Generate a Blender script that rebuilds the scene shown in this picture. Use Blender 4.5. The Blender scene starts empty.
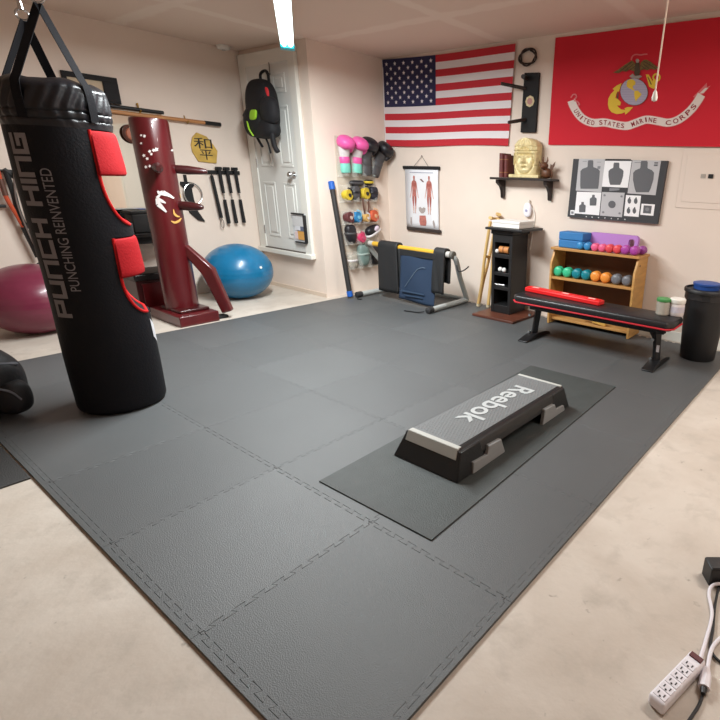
import bpy, bmesh, math, random
from mathutils import Vector, Matrix, noise
random.seed(7)
PI = math.pi
V = Vector
SC = bpy.context.scene
COL = SC.collection

# ------------------------------------------------------------------ camera
F_PX = 506.6275
CAM = V((2.4988, -0.4185, 1.2154))
YAW, PITCH, ROLL = 2.1693, -0.3382, 0.0337
PX0, PY0 = 504.0963, 358.3008
c_f = V((math.cos(PITCH)*math.cos(YAW), math.cos(PITCH)*math.sin(YAW), math.sin(PITCH)))
c_r = V((math.sin(YAW), -math.cos(YAW), 0))
c_u = c_r.cross(c_f)
C_R = math.cos(ROLL)*c_r + math.sin(ROLL)*c_u
C_U = -math.sin(ROLL)*c_r + math.cos(ROLL)*c_u
cam_data = bpy.data.cameras.new('camera')
cam = bpy.data.objects.new('camera', cam_data)
COL.objects.link(cam)
M = Matrix((C_R, C_U, -c_f)).transposed().to_4x4()
M.translation = CAM
cam.matrix_world = M
cam_data.sensor_fit = 'HORIZONTAL'
cam_data.sensor_width = 36.0
cam_data.lens = F_PX/720*36
cam_data.shift_x = (360-PX0)/720
cam_data.shift_y = (PY0-360)/720
cam_data.clip_start = 0.02
SC.camera = cam

def ray(px, py):
    return c_f + (px-PX0)/F_PX*C_R + (PY0-py)/F_PX*C_U
def on(px, py, axis, val):
    d = ray(px, py); t = (val-CAM[axis])/d[axis]
    return CAM + d*t
def onX(px, py, x): return on(px, py, 0, x)
def onY(px, py, y): return on(px, py, 1, y)
def onZ(px, py, z=0.0): return on(px, py, 2, z)

# room constants (mat tops are z = 0)
YB, HC, XL, YF, XB, XR, YN = 3.747, 2.358, -3.093, 2.833, -1.991, 4.1, -2.9
ZF = -0.012
T = 0.61

# ------------------------------------------------------------------ materials
def lin(c):
    def f(v):
        v /= 255.0
        return v/12.92 if v <= 0.04045 else ((v+0.055)/1.055)**2.4
    return (f(c[0]), f(c[1]), f(c[2]), 1.0)

MATS = {}
def mat(name, rgb, rough=0.6, metal=0.0, var=0.0, vscale=8.0, bump=0.0, bscale=60.0, emit=0.0, spec=0.5,
        trans=0.0, alpha=1.0, coat=0.0, sheen=0.0, stretch=None, detail=4.0):
    if name in MATS: return MATS[name]
    m = bpy.data.materials.new(name); m.use_nodes = True
    nt = m.node_tree; b = nt.nodes['Principled BSDF']
    col = lin(rgb)
    b.inputs['Base Color'].default_value = col
    b.inputs['Roughness'].default_value = rough
    b.inputs['Metallic'].default_value = metal
    b.inputs['Specular IOR Level'].default_value = spec
    b.inputs['Transmission Weight'].default_value = trans
    b.inputs['Alpha'].default_value = alpha
    b.inputs['Coat Weight'].default_value = coat
    b.inputs['Sheen Weight'].default_value = sheen
    if emit:
        b.inputs['Emission Color'].default_value = col
        b.inputs['Emission Strength'].default_value = emit
    if var or bump:
        tc = nt.nodes.new('ShaderNodeTexCoord'); mp = nt.nodes.new('ShaderNodeMapping')
        nt.links.new(tc.outputs['Object'], mp.inputs['Vector'])
        if stretch: mp.inputs['Scale'].default_value = stretch
    if var:
        nz = nt.nodes.new('ShaderNodeTexNoise'); nz.inputs['Scale'].default_value = vscale
        nz.inputs['Detail'].default_value = detail
        nt.links.new(mp.outputs['Vector'], nz.inputs['Vector'])
        cr = nt.nodes.new('ShaderNodeValToRGB')
        cr.color_ramp.elements[0].position = 0.3; cr.color_ramp.elements[1].position = 0.7
        lo = [max(0, v*(1-var)) for v in col[:3]]+[1]; hi = [min(1, v*(1+var)) for v in col[:3]]+[1]
        cr.color_ramp.elements[0].color = lo; cr.color_ramp.elements[1].color = hi
        nt.links.new(nz.outputs['Fac'], cr.inputs['Fac']); nt.links.new(cr.outputs['Color'], b.inputs['Base Color'])
    if bump:
        n2 = nt.nodes.new('ShaderNodeTexNoise'); n2.inputs['Scale'].default_value = bscale; n2.inputs['Detail'].default_value = 3
        nt.links.new(mp.outputs['Vector'], n2.inputs['Vector'])
        bp = nt.nodes.new('ShaderNodeBump'); bp.inputs['Strength'].default_value = bump; bp.inputs['Distance'].default_value = 0.01
        nt.links.new(n2.outputs['Fac'], bp.inputs['Height']); nt.links.new(bp.outputs['Normal'], b.inputs['Normal'])
    MATS[name] = m
    return m

def bands_mat(name, base, tape, xs, ys, half):
    """bare drywall ceiling with lighter taped seams (bands along world axes)"""
    m = bpy.data.materials.new(name); m.use_nodes = True
    nt = m.node_tree; b = nt.nodes['Principled BSDF']; b.inputs['Roughness'].default_value = 0.9
    tc = nt.nodes.new('ShaderNodeTexCoord'); sp = nt.nodes.new('ShaderNodeSeparateXYZ')
    nz = nt.nodes.new('ShaderNodeTexNoise'); nz.inputs['Scale'].default_value = 5.0
    nt.links.new(tc.outputs['Object'], nz.inputs['Vector'])
    nt.links.new(tc.outputs['Object'], sp.inputs['Vector'])
    def math_(op, a, c=None, v=None):
        n = nt.nodes.new('ShaderNodeMath'); n.operation = op
        nt.links.new(a, n.inputs[0])
        if c is not None: nt.links.new(c, n.inputs[1])
        if v is not None: n.inputs[1].default_value = v
        return n.outputs[0]
    wob = math_('MULTIPLY', math_('SUBTRACT', nz.outputs['Fac'], v=0.5), v=0.09)
    acc = None
    for axis, vals in ((0, xs), (1, ys)):
        for v in vals:
            d = math_('ABSOLUTE', math_('SUBTRACT', sp.outputs[axis], v=v))
            d = math_('ADD', d, wob)
            mr = nt.nodes.new('ShaderNodeMapRange'); nt.links.new(d, mr.inputs['Value'])
            mr.inputs['From Min'].default_value = half*0.75; mr.inputs['From Max'].default_value = half*1.35
            mr.inputs['To Min'].default_value = 1; mr.inputs['To Max'].default_value = 0
            acc = mr.outputs[0] if acc is None else math_('MAXIMUM', acc, mr.outputs[0])
    mx = nt.nodes.new('ShaderNodeMix'); mx.data_type = 'RGBA'
    nt.links.new(acc, mx.inputs[0]); mx.inputs[6].default_value = lin(base); mx.inputs[7].default_value = lin(tape)
    nt.links.new(mx.outputs[2], b.inputs['Base Color'])
    return m

def concrete_mat():
    m = bpy.data.materials.new('concrete'); m.use_nodes = True
    nt = m.node_tree; b = nt.nodes['Principled BSDF']; b.inputs['Roughness'].default_value = 0.55
    b.inputs['Specular IOR Level'].default_value = 0.3
    tc = nt.nodes.new('ShaderNodeTexCoord')
    prev = None
    base = lin((198, 188, 177))
    for sc, lo, hi, c in ((2.6, .38, .72, (176, 163, 150)), (8, .52, .75, (172, 162, 151)), (17, .66, .74, (140, 131, 121))):
        nz = nt.nodes.new('ShaderNodeTexNoise'); nz.inputs['Scale'].default_value = sc; nz.inputs['Detail'].default_value = 6
        nz.inputs['Roughness'].default_value = .62; nz.inputs['Distortion'].default_value = .3
        nt.links.new(tc.outputs['Object'], nz.inputs['Vector'])
        mr = nt.nodes.new('ShaderNodeMapRange'); nt.links.new(nz.outputs['Fac'], mr.inputs['Value'])
        mr.inputs['From Min'].default_value = lo; mr.inputs['From Max'].default_value = hi
        mr.inputs['To Max'].default_value = .8
        mx = nt.nodes.new('ShaderNodeMix'); mx.data_type = 'RGBA'
        nt.links.new(mr.outputs[0], mx.inputs[0])
        if prev is None: mx.inputs[6].default_value = base
        else: nt.links.new(prev, mx.inputs[6])
        mx.inputs[7].default_value = lin(c)
        prev = mx.outputs[2]
    nt.links.new(prev, b.inputs['Base Color'])
    n2 = nt.nodes.new('ShaderNodeTexNoise'); n2.inputs['Scale'].default_value = 40
    nt.links.new(tc.outputs['Object'], n2.inputs['Vector'])
    bp = nt.nodes.new('ShaderNodeBump'); bp.inputs['Strength'].default_value = .12; bp.inputs['Distance'].default_value = .01
    nt.links.new(n2.outputs['Fac'], bp.inputs['Height']); nt.links.new(bp.outputs['Normal'], b.inputs['Normal'])
    return m

WHITE = mat('white_paint', (232, 228, 220), .5)
BLACK = mat('black_plastic', (20, 20, 22), .45)
BLACKMAT = mat('black_matte', (24, 23, 25), .8)
CHROME = mat('chrome', (200, 200, 200), .25, 1.0)

# ------------------------------------------------------------------ mesh builder
def frame_of(d):
    d = d.normalized()
    a = V((0, 0, 1)) if abs(d.z) < .9 else V((1, 0, 0))
    x = a.cross(d).normalized(); return x, d.cross(x)

class MB:
    def __init__(s): s.v = []; s.f = []; s.m = []
    def add(s, vs, fs, m=0):
        o = len(s.v); s.v += [V(p) for p in vs]
        s.f += [[i+o for i in f] for f in fs]; s.m += [m]*len(fs); return s
    def box(s, c, size, R=None, m=0):
        c = V(c); R = R or Matrix.Identity(3)
        vs = [c + R @ V((sx*size[0]/2, sy*size[1]/2, sz*size[2]/2)) for sz in (-1, 1) for sy in (-1, 1) for sx in (-1, 1)]
        return s.add(vs, [[0,2,3,1],[4,5,7,6],[0,1,5,4],[2,6,7,3],[0,4,6,2],[1,3,7,5]], m)
    def bb(s, x0, x1, y0, y1, z0, z1, m=0):
        return s.box(((x0+x1)/2, (y0+y1)/2, (z0+z1)/2), (x1-x0, y1-y0, z1-z0), None, m)
    def rings(s, rings, closed_v=False, cap0=True, cap1=True, m=0):
        n = len(rings[0]); vs = [p for r in rings for p in r]; fs = []
        R = len(rings)
        for i in range(R if closed_v else R-1):
            for j in range(n):
                a = i*n+j; b = i*n+(j+1) % n; c = ((i+1) % R)*n+(j+1) % n; d = ((i+1) % R)*n+j
                fs.append([a, b, c, d])
        if not closed_v:
            if cap0: fs.append(list(range(n))[::-1])
            if cap1: fs.append([(R-1)*n+j for j in range(n)])
        return s.add(vs, fs, m)
    def cyl(s, p0, p1, r0, r1=None, n=20, m=0):
        p0, p1 = V(p0), V(p1); r1 = r0 if r1 is None else r1
        x, y = frame_of(p1-p0)
        cs = [(math.cos(2*PI*k/n), math.sin(2*PI*k/n)) for k in range(n)]
        return s.rings([[p0+x*(a*r0)+y*(b*r0) for a, b in cs], [p1+x*(a*r1)+y*(b*r1) for a, b in cs]], m=m)
    def tube(s, pts, r, n=10, closed=False, m=0, flat=1.0):
        pts = [V(p) for p in pts]; N = len(pts)
        rr = r if isinstance(r, (list, tuple)) else [r]*N
        tg = []
        for i in range(N):
            a = pts[(i-1) % N] if (closed or i > 0) else pts[i]
            b = pts[(i+1) % N] if (closed or i < N-1) else pts[i]
            tg.append((b-a).normalized())
        x, y = frame_of(tg[0]); rings = []
        for i in range(N):
            x = (x - tg[i]*x.dot(tg[i])).normalized(); y = tg[i].cross(x)
            rings.append([pts[i]+x*(math.cos(2*PI*k/n)*rr[i])+y*(math.sin(2*PI*k/n)*rr[i]*flat) for k in range(n)])
        return s.rings(rings, closed_v=closed, m=m)
    def lathe(s, prof, c=(0, 0, 0), n=32, axis=None, m=0):
        c = V(c); ax = V(axis).normalized() if axis else V((0, 0, 1))
        x, y = (V((1, 0, 0)), V((0, 1, 0))) if axis is None else frame_of(ax)
        rings = [[c+ax*z+x*(r*math.cos(2*PI*k/n))+y*(r*math.sin(2*PI*k/n)) for k in range(n)] for r, z in prof]
        return s.rings(rings, m=m)
    def ell(s, c, rad, R=None, nu=20, nv=12, m=0, fn=None, pw=1.0):
        c = V(c); R = R or Matrix.Identity(3); rings = []
        for i in range(1, nv):
            t = PI*i/nv-PI/2; ring = []
            for k in range(nu):
                a = 2*PI*k/nu
                def sg(v): return math.copysign(abs(v)**pw, v)
                p = V((sg(math.cos(t))*sg(math.cos(a)), sg(math.cos(t))*sg(math.sin(a)), sg(math.sin(t))))
                if fn: p = fn(p)
                ring.append(c+R @ V((p.x*rad[0], p.y*rad[1], p.z*rad[2])))
            rings.append(ring)
        return s.rings(rings, m=m)
    def prism(s, poly, o, ux, uy, h, m=0):
        o, ux, uy = V(o), V(ux), V(uy); un = ux.cross(uy).normalized()*h
        a = [o+ux*p[0]+uy*p[1] for p in poly]
        n = len(a)
        return s.add(a+[p+un for p in a], [list(range(n))[::-1], list(range(n, 2*n))] +
                     [[i, (i+1) % n, (i+1) % n+n, i+n] for i in range(n)], m)
    def poly(s, pts, m=0): return s.add(pts, [list(range(len(pts)))], m)
    def grid(s, fn, nu, nv, m=0, mf=None):
        vs = [fn(i/nu, j/nv) for j in range(nv+1) for i in range(nu+1)]
        o = len(s.v); s.v += [V(p) for p in vs]
        for j in range(nv):
            for i in range(nu):
                a = o+j*(nu+1)+i
                s.f.append([a, a+1, a+nu+2, a+nu+1]); s.m.append(mf(i, j) if mf else m)
        return s
    def build(s, name, mats, parent=None, bevel=0, seg=2, ang=35, subsurf=0, solid=0, flip=True):
        mats = mats if isinstance(mats, (list, tuple)) else [mats]
        org = ORG.get(parent.name, V((0, 0, 0))) if parent else V((0, 0, 0))
        me = bpy.data.meshes.new(name)
        me.from_pydata([p-org for p in s.v], [], s.f)
        for m in mats: me.materials.append(m)
        me.polygons.foreach_set('material_index', s.m)
        if flip:
            bm = bmesh.new(); bm.from_mesh(me); bmesh.ops.recalc_face_normals(bm, faces=bm.faces[:]); bm.to_mesh(me); bm.free()
        me.polygons.foreach_set('use_smooth', [True]*len(me.polygons))
        me.set_sharp_from_angle(angle=math.radians(ang))
        me.update()
        o = bpy.data.objects.new(name, me); COL.objects.link(o)
        if parent: o.parent = parent
        ORG[o.name] = org
        if bevel:
            b = o.modifiers.new('bevel', 'BEVEL'); b.width = bevel; b.segments = seg; b.limit_method = 'ANGLE'
            b.angle_limit = math.radians(40); b.harden_normals = False
        if solid:
            q = o.modifiers.new('solid', 'SOLIDIFY'); q.thickness = solid; q.offset = 0
        if subsurf:
            q = o.modifiers.new('sub', 'SUBSURF'); q.levels = subsurf; q.render_levels = subsurf
        return o
ORG = {}

def tag(o, label, cat, group=None, kind=None):
    o['label'] = label; o['category'] = cat
    if group: o['group'] = group
    if kind: o['kind'] = kind
    return o
def thing(name, label, cat, loc, group=None):
    o = bpy.data.objects.new(name, None); COL.objects.link(o)
    o.empty_display_size = .05
    o.location = loc; ORG[o.name] = V(loc)
    return tag(o, label, cat, group)
def struct(mb, name, m, bevel=0, parent=None, **k):
    o = mb.build(name, m, parent, bevel=bevel, **k)
    if parent is None: o['kind'] = 'structure'
    return o
def dup(root, loc, label=None, group=None, remat=None):
    r = root.copy(); COL.objects.link(r); r.location = loc; ORG[r.name] = V(loc)
    if label: r['label'] = label
    if group: r['group'] = group
    def rec(src, dst):
        for ch in list(src.children):
            c = ch.copy(); COL.objects.link(c); c.parent = dst; ORG[c.name] = ORG[dst.name]
            if remat and c.data:
                c.data = c.data.copy()
                for i, mm in enumerate(c.data.materials):
                    if mm.name in remat: c.data.materials[i] = remat[mm.name]
            rec(ch, c)
    rec(root, r)
    return r

_TX = {}
def text2d(s, size=1.0, bold=0.0):
    key = (s, bold)
    if key not in _TX:
        cu = bpy.data.curves.new('t', 'FONT'); cu.body = s; cu.size = 1; cu.offset = bold; cu.resolution_u = 4
        ob = bpy.data.objects.new('t', cu); COL.objects.link(ob)
        dg = bpy.context.evaluated_depsgraph_get(); me = ob.evaluated_get(dg).to_mesh()
        vs = [(p.co.x, p.co.y) for p in me.vertices]; fs = [list(p.vertices) for p in me.polygons]
        ob.evaluated_get(dg).to_mesh_clear(); bpy.data.objects.remove(ob); bpy.data.curves.remove(cu)
        _TX[key] = (vs, fs)
    vs, fs = _TX[key]
    return [(x*size, y*size) for x, y in vs], fs
def text_fit(mb, s, fn, w, h, m=0, bold=0.0, split=0):
    """text scaled into the box w x h, each point mapped by fn(x, y)"""
    vs, fs = text2d(s, 1.0, bold)
    if not vs: return
    x0 = min(p[0] for p in vs); x1 = max(p[0] for p in vs); y0 = min(p[1] for p in vs); y1 = max(p[1] for p in vs)
    mb.add([fn((p[0]-x0)/(x1-x0)*w, (p[1]-y0)/max(1e-6, y1-y0)*h) for p in vs], fs, m)
def rotz(a): return Matrix.Rotation(a, 3, 'Z')
def dirM(z, x=None):
    z = V(z).normalized()
    if x is None: x, y = frame_of(z)
    else:
        x = V(x); x = (x-z*x.dot(z)).normalized(); y = z.cross(x)
    return Matrix((x, y, z)).transposed()
def arc(c, r, a0, a1, n, ux, uy):
    c, ux, uy = V(c), V(ux), V(uy)
    return [c+ux*(r*math.cos(a0+(a1-a0)*k/n))+uy*(r*math.sin(a0+(a1-a0)*k/n)) for k in range(n+1)]
def bez(p, n=12):
    """smooth Catmull-Rom through points"""
    p = [V(q) for q in p]; q = [p[0]*2-p[1]]+p+[p[-1]*2-p[-2]]; out = []
    for i in range(1, len(q)-2):
        for k in range(n):
            t = k/n; a, b, c, d = q[i-1], q[i], q[i+1], q[i+2]
            out.append(.5*((2*b)+(c-a)*t+(2*a-5*b+4*c-d)*t*t+(3*b-a-3*c+d)*t**3))
    out.append(p[-1]); return out
# ================================================================== SETTING
WALLM = mat('wall_paint', (230, 214, 201), .85, var=.03, vscale=2.5, bump=.05, bscale=45)
struct(MB().bb(XL, XR, YN, YB, ZF-.1, ZF), 'floor', concrete_mat())
struct(MB().bb(XL-.1, XR+.1, YN-.1, YB+.1, HC, HC+.1), 'ceiling',
       bands_mat('drywall', (224, 202, 186), (232, 214, 199), (-2.02, -.47, .81, 2.2), (2.93, 1.75, .55, -.65), .055))
struct(MB().bb(XB, XR+.1, YB, YB+.1, ZF-.1, HC), 'wall_back', WALLM)
struct(MB().bb(XL-.1, XL, YN-.1, YF, ZF-.1, HC), 'wall_left', WALLM)
struct(MB().bb(XR, XR+.1, YN-.1, YB, ZF-.1, HC), 'wall_right', WALLM)
struct(MB().bb(XL, XR, YN-.1, YN, ZF-.1, HC), 'wall_front', WALLM)
struct(MB().bb(XL-.1, XB, YF, YB+.1, ZF-.1, HC), 'wall_side', WALLM)
TRIM = mat('trim_paint', (226, 224, 216), .55)
struct(MB().bb(1.06, XR, YB-.014, YB, ZF, .07), 'baseboard_back', TRIM, bevel=.004)
struct(MB().bb(XL+.012, XB-.004, YF-.008, YF, ZF, .03), 'trim_1', mat('wall_base', (214, 196, 178), .8))

# door_1 : six panel door with frame, threshold, handle
DOORM = mat('door_paint', (222, 222, 217), .5)
dx0, dx1, dz0, dz1 = -2.955, -2.235, .435, 2.20
d = struct(MB().bb(dx0, dx1, YF-.028, YF-.001, dz0, dz1), 'door_1', DOORM, bevel=.003)
fr = MB()
fr.bb(-3.072, dx0+.004, YF-.04, YF-.001, .42, 2.315).bb(dx1-.004, -2.135, YF-.04, YF-.001, .42, 2.315)
fr.bb(dx0, dx1, YF-.04, YF-.001, dz1-.004, 2.315)
fo = fr.build('door_frame', TRIM, d, bevel=.005)
MB().bb(-3.085, -2.12, YF-.06, YF-.001, .375, .425).build('threshold', TRIM, d, bevel=.006)
MB().bb(dx0, dx1, YF-.05, YF-.028, .425, .437).build('weather_strip', mat('dark_strip', (90, 82, 74), .6), d)
for (x0, x1, z0, z1) in ((-2.875, -2.665, 1.94, 2.11), (-2.52, -2.315, 1.94, 2.11), (-2.875, -2.665, 1.27, 1.83), (-2.52, -2.315, 1.27, 1.83),
                         (-2.875, -2.665, .56, 1.12), (-2.52, -2.315, .56, 1.12)):
    p = MB()
    a, b = YF-.028, .022
    for (xa, xb, za, zb) in ((x0, x1, z0, z0+b), (x0, x1, z1-b, z1), (x0, x0+b, z0+b, z1-b), (x1-b, x1, z0+b, z1-b)):
        p.bb(xa, xb, a-.007, a, za, zb)
    p.bb(x0+.045, x1-.045, a-.008, a, z0+.045, z1-.045)
    p.build('door_panel', DOORM, d, bevel=.003)
k = MB().cyl((-2.315, YF-.028, 1.197), (-2.315, YF-.036, 1.197), .032)
k.lathe([(.012, 0), (.012, .03), (.026, .036), (.03, .05), (.022, .062), (.004, .066)], (-2.315, YF-.036, 1.197), 20, (0, -1, 0))
k.build('door_knob', CHROME, d)
for z in (.62, 1.3, 1.98):
    MB().cyl((dx0+.0, YF-.036, z-.045), (dx0+.0, YF-.036, z+.045), .007).build('hinge', CHROME, d)
# unseen second door, added to put a white reflection in the mirror
d2 = struct(MB().bb(2.08, 2.86, YB-.03, YB-.001, ZF+.01, 1.86), 'added_door', DOORM, bevel=.003)
f2 = MB().bb(2.0, 2.08, YB-.04, YB-.001, ZF, 1.94).bb(2.86, 2.94, YB-.04, YB-.001, ZF, 1.94).bb(2.08, 2.86, YB-.04, YB-.001, 1.86, 1.94)
f2.build('door_frame', TRIM, d2, bevel=.005)

# ================================================================== FOAM FLOOR
FOAM = [mat('foam_a', (82, 84, 85), .5, var=.05, vscale=3, bump=.25, bscale=280, spec=.6),
        mat('foam_b', (78, 80, 81), .52, var=.05, vscale=3, bump=.25, bscale=280, spec=.6)]
NT, DEP, GAP = 19, .0085, .0008
def jig(n_line, t, vert):
    """sideways offset along a joint at parameter t in 0..1 of one tile edge"""
    return 0.0
def edge_pts(p0, p1, nrm, inset):
    """dovetail line from p0 to p1, teeth along +-nrm; inset shifts the whole line"""
    p0, p1, nrm = V(p0), V(p1), V(nrm); d = p1-p0; out = []
    s = 1.0/NT
    tn = []
    for k in range(NT):
        sg = 1 if k % 2 == 0 else -1
        a, b = k*s, (k+1)*s
        w = .16*s
        lo = a-w if k > 0 else a+.3*s
        hi = b+w if k < NT-1 else b-.3*s
        tn += [(lo, sg), (hi, sg)]
    out.append(p0+d.normalized()*(GAP/2)+nrm*inset)
    tn[0] = (.35*s, 1); tn[-1] = (1-.35*s, tn[-1][1])
    out.append(p0+d*(.35*s)+nrm*inset)
    for t, sg in tn: out.append(p0+d*t+nrm*(sg*DEP+inset))
    out.append(p0+d*(1-.35*s)+nrm*inset)
    out.append(p1-d.normalized()*(GAP/2)+nrm*inset)
    return out
ORD = ['first', 'second', 'third', 'fourth', 'fifth', 'sixth']
X0 = -3*T
for j in range(6):
    for i in range(6):
        x0, y0 = X0+i*T, j*T
        x1, y1 = x0+T, y0+T
        g = GAP/2
        pts = []
        pts += edge_pts((x0, y0, 0), (x1, y0, 0), (0, 1, 0), g)
        pts += edge_pts((x1, y0, 0), (x1, y1, 0), (1, 0, 0), -g)
        pts += list(reversed(edge_pts((x0, y1, 0), (x1, y1, 0), (0, 1, 0), -g)))
        pts += list(reversed(edge_pts((x0, y0, 0), (x0, y1, 0), (1, 0, 0), g)))
        clean = []
        for p in pts:
            p = V((min(max(p.x, x0-DEP-g), x1+DEP+g), p.y, 0))
            if not clean or (p-clean[-1]).length > 1e-5: clean.append(p)
        if (clean[0]-clean[-1]).length < 1e-5: clean.pop()
        mb = MB(); mb.prism([(p.x, p.y) for p in clean], (0, 0, ZF+.0005), (1, 0, 0), (0, 1, 0), -ZF-.0005)
        o = mb.build('foam_tile', FOAM[(i*5+j*3+(i*j) % 2) % 2], bevel=.001, seg=1, ang=30)
        tag(o, f'grey interlocking foam tile, {ORD[5-j]} row out from the flag wall, {ORD[i]} from the door side', 'foam tile', 'interlocking foam tiles')
def strip(p0, p1, nrm, wdt, end0, end1, label):
    """edge strip outside the tile line, teeth matching"""
    p0, p1, n_ = V(p0), V(p1), V(nrm)
    ax = V((0, 1, 0)) if abs(n_.y) > .5 else V((1, 0, 0))
    s = 1 if n_.dot(ax) > 0 else -1
    pts = edge_pts(p0, p1, ax, s*GAP/2)
    d = (p1-p0).normalized()
    poly = pts+[p1+n_*GAP/2-d*.0006]
    q = [p1+n_*wdt-d*.0006+d*end1, p0+n_*wdt+d*.0006-d*end0]
    poly += q
    mb = MB(); mb.prism([(p.x, p.y) for p in poly], (0, 0, ZF+.0005), (1, 0, 0), (0, 1, 0), -ZF-.0005)
    o = mb.build('edge_strip', FOAM[1], bevel=.002, seg=1)
    tag(o, label, 'mat edge', 'foam mat edge strips')
W_ = .025
for k in range(6):
    strip((X0+k*T, 0, 0), (X0+(k+1)*T, 0, 0), (0, -1, 0), W_, 0, W_ if k == 5 else 0,
          f'grey foam edge strip on the punching bag side, {ORD[k]} from the dummy')
    strip((3*T, k*T, 0), (3*T, (k+1)*T, 0), (1, 0, 0), W_, W_ if k == 0 else 0, 0,
          f'grey foam edge strip on the trash can side, {ORD[5-k]} from the flag wall')
    strip((X0, k*T, 0), (X0, (k+1)*T, 0), (-1, 0, 0), W_, 0, 0,
          f'grey foam edge strip on the wooden dummy side, {ORD[5-k]} from the flag wall')

# small dark rubber mat beside the big mat, bottom left
o = MB().bb(-1.25, -.11, -.66, -.032, ZF+.0005, ZF+.008).build('rubber_mat', mat('dark_rubber', (50, 50, 50), .7, bump=.4, bscale=200), bevel=.002)
tag(o, 'small dark rubber mat on the concrete beside the big foam mat', 'mat')
# exercise mat under the step
EXM = mat('exercise_mat', (58, 62, 61), .6, var=.1, vscale=14, bump=.3, bscale=220)
o = MB().prism([(.849, .658), (1.473, .668), (1.412, 2.442), (.788, 2.425)], (0, 0, .0005), (1, 0, 0), (0, 1, 0), .0055).build('exercise_mat', EXM, bevel=.002)
tag(o, 'long dark grey rubber exercise mat lying under the aerobic step', 'mat')

# ================================================================== AEROBIC STEP
st = thing('aerobic_step', 'black and grey aerobic step platform on the dark exercise mat', 'exercise step', (1.13, 1.48, .0065))
STEPB = mat('step_black', (22, 23, 24), .42, bump=.15, bscale=150)
STEPG = mat('step_grip', (104, 106, 107), .5, bump=.2, bscale=120)
STEPS = mat('step_silver', (176, 176, 170), .45)
z0, zt = .0065, .135
# shell: platform slab with sloped ends, open tunnel beneath
def step_section(y, zb, top=zt):
    k = (top-z0)
    def xl(z): return .939+(.985-.939)*(z-z0)/k
    def xr(z): return 1.322-(1.322-1.302)*(z-z0)/k
    pts = [(xl(zb), zb), (xl(top-.012), top-.012), (xl(top)+.004, top-.003), (xl(top)+.014, top), (xr(top)-.03, top), (xr(top)-.012, top-.004), (xr(top)-.002, top-.014), (xr(zb), zb)]
    return [V((x, y, z)) for x, z in pts]
b = MB()
secs = []
for y, zb in ((1.035, .075), (1.045, .072), (1.92, .072), (1.945, .075)):
    secs.append(step_section(y, zb))
b.rings(secs)
b.build('platform', STEPB, st, ang=50)
def leg_block(y0, y1, ya, yb):
    m = MB()
    def ring(z, y0_, y1_):
        k = (z-z0)/(zt-z0); xa = .939+.046*k; xb = 1.322-.02*k
        return [V((xa, y0_, z)), V((xb, y0_, z)), V((xb, y1_, z)), V((xa, y1_, z))]
    m.rings([ring(z0, y0, y1), ring(.08, y0+(ya-y0)*.6, y1+(yb-y1)*.6), ring(zt-.006, ya, yb)])
    return m
leg_block(.99, 1.20, 1.036, 1.17).build('leg', STEPB, st, bevel=.006)
leg_block(1.79, 1.985, 1.82, 1.944).build('leg', STEPB, st, bevel=.006)
# textured grip panel: diamond studs on a thin plate
g = MB(); g.bb(.998, 1.268, 1.05, 1.93, zt-.001, zt+.002)
nx, ny = 15, 46
for a in range(nx):
    for c in range(ny):
        xx = 1.006+(a+.5+(.5 if c % 2 else 0))*(.255/nx); yy = 1.075+(c+.5)*(.83/ny)
        if xx > 1.262: continue
        r = .0062
        g.add([(xx-r, yy, zt+.002), (xx, yy-r*1.2, zt+.002), (xx+r, yy, zt+.002), (xx, yy+r*1.2, zt+.002), (xx, yy, zt+.0042)],
              [[0, 1, 4], [1, 2, 4], [2, 3, 4], [3, 0, 4]])
GP_ = g.build('grip_panel', STEPG, st, ang=20)
# lettering: runs from the far end to the near end, upright from the dummy side
t = MB(); text_fit(t, 'Reebok', lambda x, y: V((1.082+y, 1.785-x, zt+.0046)), .53, .125, bold=.018)
t.build('lettering', mat('step_letter', (176, 179, 179), .5), GP_)
s1 = MB(); s1.bb(.998, 1.285, 1.036, 1.062, zt+.0005, zt+.005)
s1.add([(.996, 1.036, zt+.004), (1.285, 1.036, zt+.004), (1.288, 1.02, .092), (.99, 1.02, .092), (.996, 1.05, zt), (1.285, 1.05, zt), (1.288, 1.05, .092), (.99, 1.05, .092)],
       [[0, 1, 2, 3], [0, 4, 5, 1], [1, 5, 6, 2], [3, 2, 6, 7], [0, 3, 7, 4], [4, 7, 6, 5]])
s1.build('end_cap', STEPS, st, bevel=.003)
MB().bb(1.0, 1.285, 1.926, 1.946, zt-.01, zt+.005).build('end_cap', STEPS, st, bevel=.003)
RIS = mat('step_riser', (138, 139, 139), .5)
for prof in ([(1.09, 0), (1.095, .055), (1.195, .047), (1.21, .088), (1.30, .082), (1.335, 0)],
             [(1.68, 0), (1.70, .085), (1.80, .078), (1.82, .042), (1.905, .036), (1.925, 0)]):
    for xo in (1.306, .938):
        m = MB(); m.prism([(y, z0+z) for y, z in prof], (xo, 0, 0), (0, 1, 0), (0, 0, 1), .022)
        m.build('riser', RIS, st, bevel=.003)

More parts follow.
